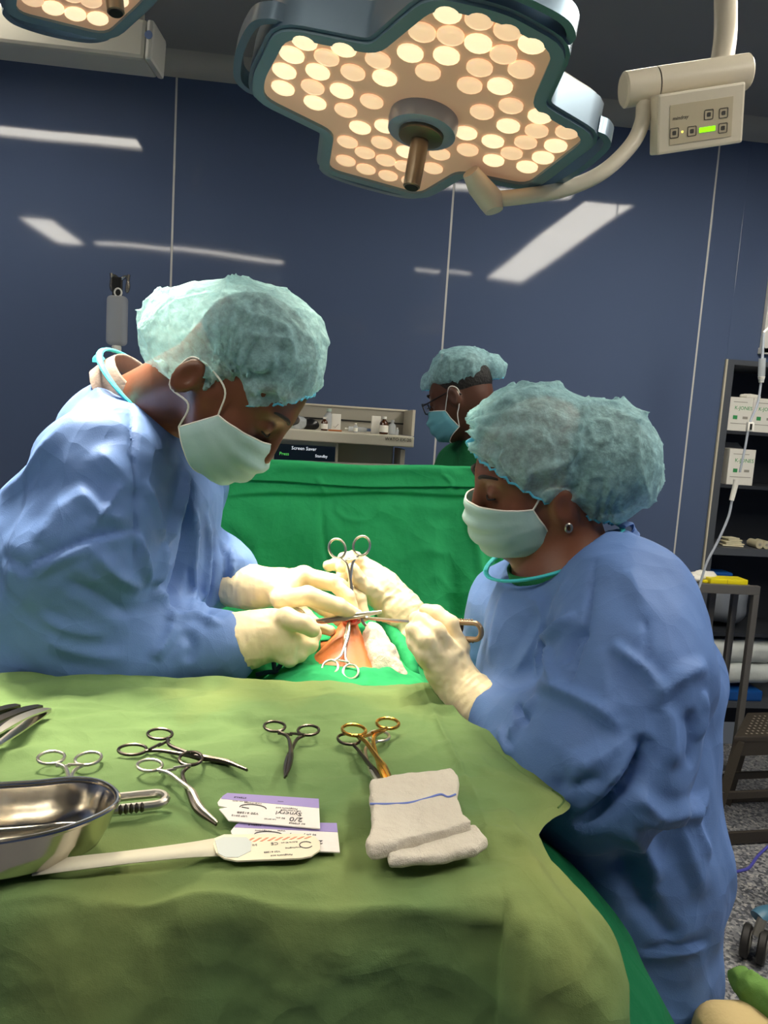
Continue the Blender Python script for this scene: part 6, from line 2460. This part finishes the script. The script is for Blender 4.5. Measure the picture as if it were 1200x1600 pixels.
# ---- castor base of a pale blue stand
cp = onp(1172, 1500, 2, 0.0)
cs = thing('stand_base', 'pale blue wheeled stand base with a twin grey castor, cut by the right edge', 'stand', (cp[0] + .2, cp[1], 0))
m_pblue = mat('stand_blue', (74, 116, 140), rough=.4)
MB().tube(spline([(cp[0] + .02, cp[1] + .02, .125), (cp[0] + .06, cp[1] + .03, .135), (cp[0] + .22, cp[1] + .05, .14)], 4), [.026] * 9, 12, flat=.7).build('arm', m_pblue, cs)
MB().tube([(cp[0] + .22, cp[1] + .05, .13), (cp[0] + .22, cp[1] + .05, .9)], .025, 14).build('post', m_pblue, cs)
m_tyre = mat('tyre_black', (34, 32, 30), rough=.6)
m_hub = mat('hub_grey', (110, 108, 102), rough=.5)
axd = unit((.75, -.65, 0))
for k, off in enumerate((-.026, .02)):
    c = np.array([cp[0] + .01, cp[1], .052]) + axd * off
    w = MB().lathe([(.044, -.012), (.05, -.008), (.05, .008), (.044, .012)], c, axd, 24).build('wheel', m_tyre, cs)
    MB().lathe([(.036, .010), (.036, .0135), (.018, .0135), (.016, .016), (.004, .016)], c, axd, 20).build('hub', m_hub, w)
MB().tube([(cp[0] + .01, cp[1], .08), (cp[0] + .03, cp[1] + .01, .13)], .014, 10).build('swivel', m_hub, cs)
for q in ((.45, .15), (.3, .3), (.42, -.15)):
    MB().tube([(cp[0] + .22, cp[1] + .05, .13), (cp[0] + q[0], cp[1] + q[1], .12)], .022, 10).build('arm', m_pblue, cs)
    MB().lathe([(.044, -.012), (.05, 0), (.044, .012)], (cp[0] + q[0], cp[1] + q[1], .052), axd, 18).build('wheel', m_tyre, cs)

# ---- blue cable on the floor
pts = [onp(x, y, 2, .005) for x, y in ((1080, 1362), (1125, 1365), (1150, 1362), (1170, 1356), (1182, 1340), (1196, 1326), (1215, 1310))]
o = MB().tube(spline(pts, 6), .0055, 8).build('floor_cable', mat('violet_cable', (84, 84, 176), rough=.4))
tag(o, 'thin violet blue cable curving over the grey floor', 'cable')

# ---- beige covered chair with a green cloth, lower right corner
ck = onp(1082, 1546, 2, .76) + np.array([.17, -.05, 0])
bs = thing('covered_chair', 'beige cloth-covered chair back in the lower right corner', 'chair', (ck[0], ck[1], 0))
m_bcloth = cloth_mat('beige_cloth', (206, 184, 132), (196, 172, 122), rough=.85, translucent=0, bump=(40, .3), crease=(9, .2))
bc = ck + np.array([0, 0, -.15])
V, Fc = surf(lambda P: rbox(P, bc, (.185, .05, .155), .045) - .006 * facet(P, 9, 2.0) - .003 * fbm(P * 12, 2), bc - .25, bc + .25, .008)
mk('backrest', V, Fc, m_bcloth, bs)
sc2 = np.array([ck[0], ck[1] - .20, .45])
V, Fc = surf(lambda P: rbox(P, sc2, (.18, .18, .04), .03) - .005 * facet(P, 9, 4.0), sc2 - .25, sc2 + .25, .010)
mk('seat', V, Fc, m_bcloth, bs)
for sx in (-1, 1):
    for sy_ in (-.34, -.02):
        MB().tube([(ck[0] + sx * .15, ck[1] + sy_, .0), (ck[0] + sx * .15, ck[1] + sy_, .43)], .012, 10).build('leg', m_chrome, bs)
    MB().tube([(ck[0] + sx * .13, ck[1] - .02, .43), (ck[0] + sx * .13, ck[1] - .005, .52)], .011, 10).build('back_post', m_chrome, bs)
gc = [onp(1148, 1528, 2, .775), onp(1165, 1538, 2, .775), onp(1185, 1552, 2, .772), onp(1210, 1570, 2, .77)]
cloth_roll('green_cloth', gc, [.006, .012, .014, .016], 'crumpled light green cloth lying over the beige chair back', 'cloth', green_cloth('lime_cloth', (112, 152, 76), (100, 138, 66)), 21.0, h=.004, amp=.010)

# ---- infusion line hanging in front of the cabinet
YI = 2.55
il = thing('infusion_line', 'clear infusion line with drip chamber and roller clamp in front of the cabinet', 'infusion line', yp(1190, 600, YI))
m_tubing = mat('clear_tubing', (168, 176, 186), rough=.25)
pl_ = [yp(x, y, YI) for x, y in ((1189, 598), (1184, 630), (1172, 660), (1164, 700), (1156, 738))]
MB().tube(spline(pl_, 6), .0042, 8).build('tube', m_tubing, il)
pl_ = [yp(x, y, YI) for x, y in ((1144, 780), (1138, 808), (1122, 845), (1104, 880), (1092, 918), (1076, 950), (1058, 978))]
MB().tube(spline(pl_, 6), .0046, 8).build('tube', m_tubing, il)
c0, c1_ = yp(1191, 560, YI), yp(1189.5, 596, YI)
MB().tube([c0, lerp(c0, c1_, .8), c1_], [.0125, .012, .009], 12).build('drip_chamber', m_clear, il)
MB().tube([lerp(c0, c1_, .78), lerp(c0, c1_, 1.05)], [.0125, .008], 12).build('chamber_end', m_white, il)
MB().tube([c0, yp(1193, 520, YI)], .005, 8).build('spike_tube', m_tubing, il)
q = yp(1172, 667, YI)
rc = MB().box(q, (.026, .014, .034), rotz(0), .004).build('roller_clamp', m_white, il)
boxobj('roller', q + np.array([-.002, -.008, .0]), (.007, .006, .022), m_hole, rc)
A_, B_ = yp(1151, 750, YI), yp(1143, 782, YI)
MB().tube([A_, lerp(A_, B_, .2), B_], [.012, .010, .0085], 10).build('connector', m_white, il)
bx2 = c0[0] + .085
V, Fc = surf(lambda P: rbox(P, (bx2, YI, 2.19), (.05, .018, .10), .016), (bx2 - .08, YI - .05, 2.05), (bx2 + .08, YI + .05, 2.33), .005)
ib = thing('drip_bag', 'clear infusion bag feeding the drip chamber, mostly beyond the right edge', 'drip bag', (bx2, YI, 2.1))
mk('bag', V, Fc, m_bag, ib)
MB().tube(spline([yp(1193, 520, YI), (c0[0] + .03, YI, 2.0), (bx2, YI, 2.06), (bx2, YI, 2.10)], 5), .005, 8).build('port', m_white, ib)
MB().tube([(bx2, YI, 2.28), (bx2, YI, Z_CEIL - .001)], .004, 8).build('ceiling_hanger', m_chrome, ib)

# ---- white framed window at the right edge of the back wall
YWN = Y_BACK - .02
w0 = yp(1190, 552, YWN)
wtop = yp(1203, 440, YWN)[2]
wn = struct(boxobj('window_1', (w0[0] + .36, Y_BACK - .003, (w0[2] + wtop) / 2 + .2), (.62, .006, wtop - w0[2] + .3), mat('dark_pane', (60, 80, 120), rough=.08)))
zc0, zc1 = w0[2], wtop + .42
for nm, c, s in (('frame_rail', (w0[0] + .36, Y_BACK - .016, zc0 + .012), (.74, .028, .03)), ('frame_rail', (w0[0] + .36, Y_BACK - .016, zc1), (.74, .028, .03)),
                 ('frame_stile', (w0[0] + .013, Y_BACK - .016, (zc0 + zc1) / 2), (.034, .028, zc1 - zc0)), ('frame_stile', (w0[0] + .71, Y_BACK - .016, (zc0 + zc1) / 2), (.034, .028, zc1 - zc0))):
    boxobj(nm, c, s, m_white, wn, bev=.003)
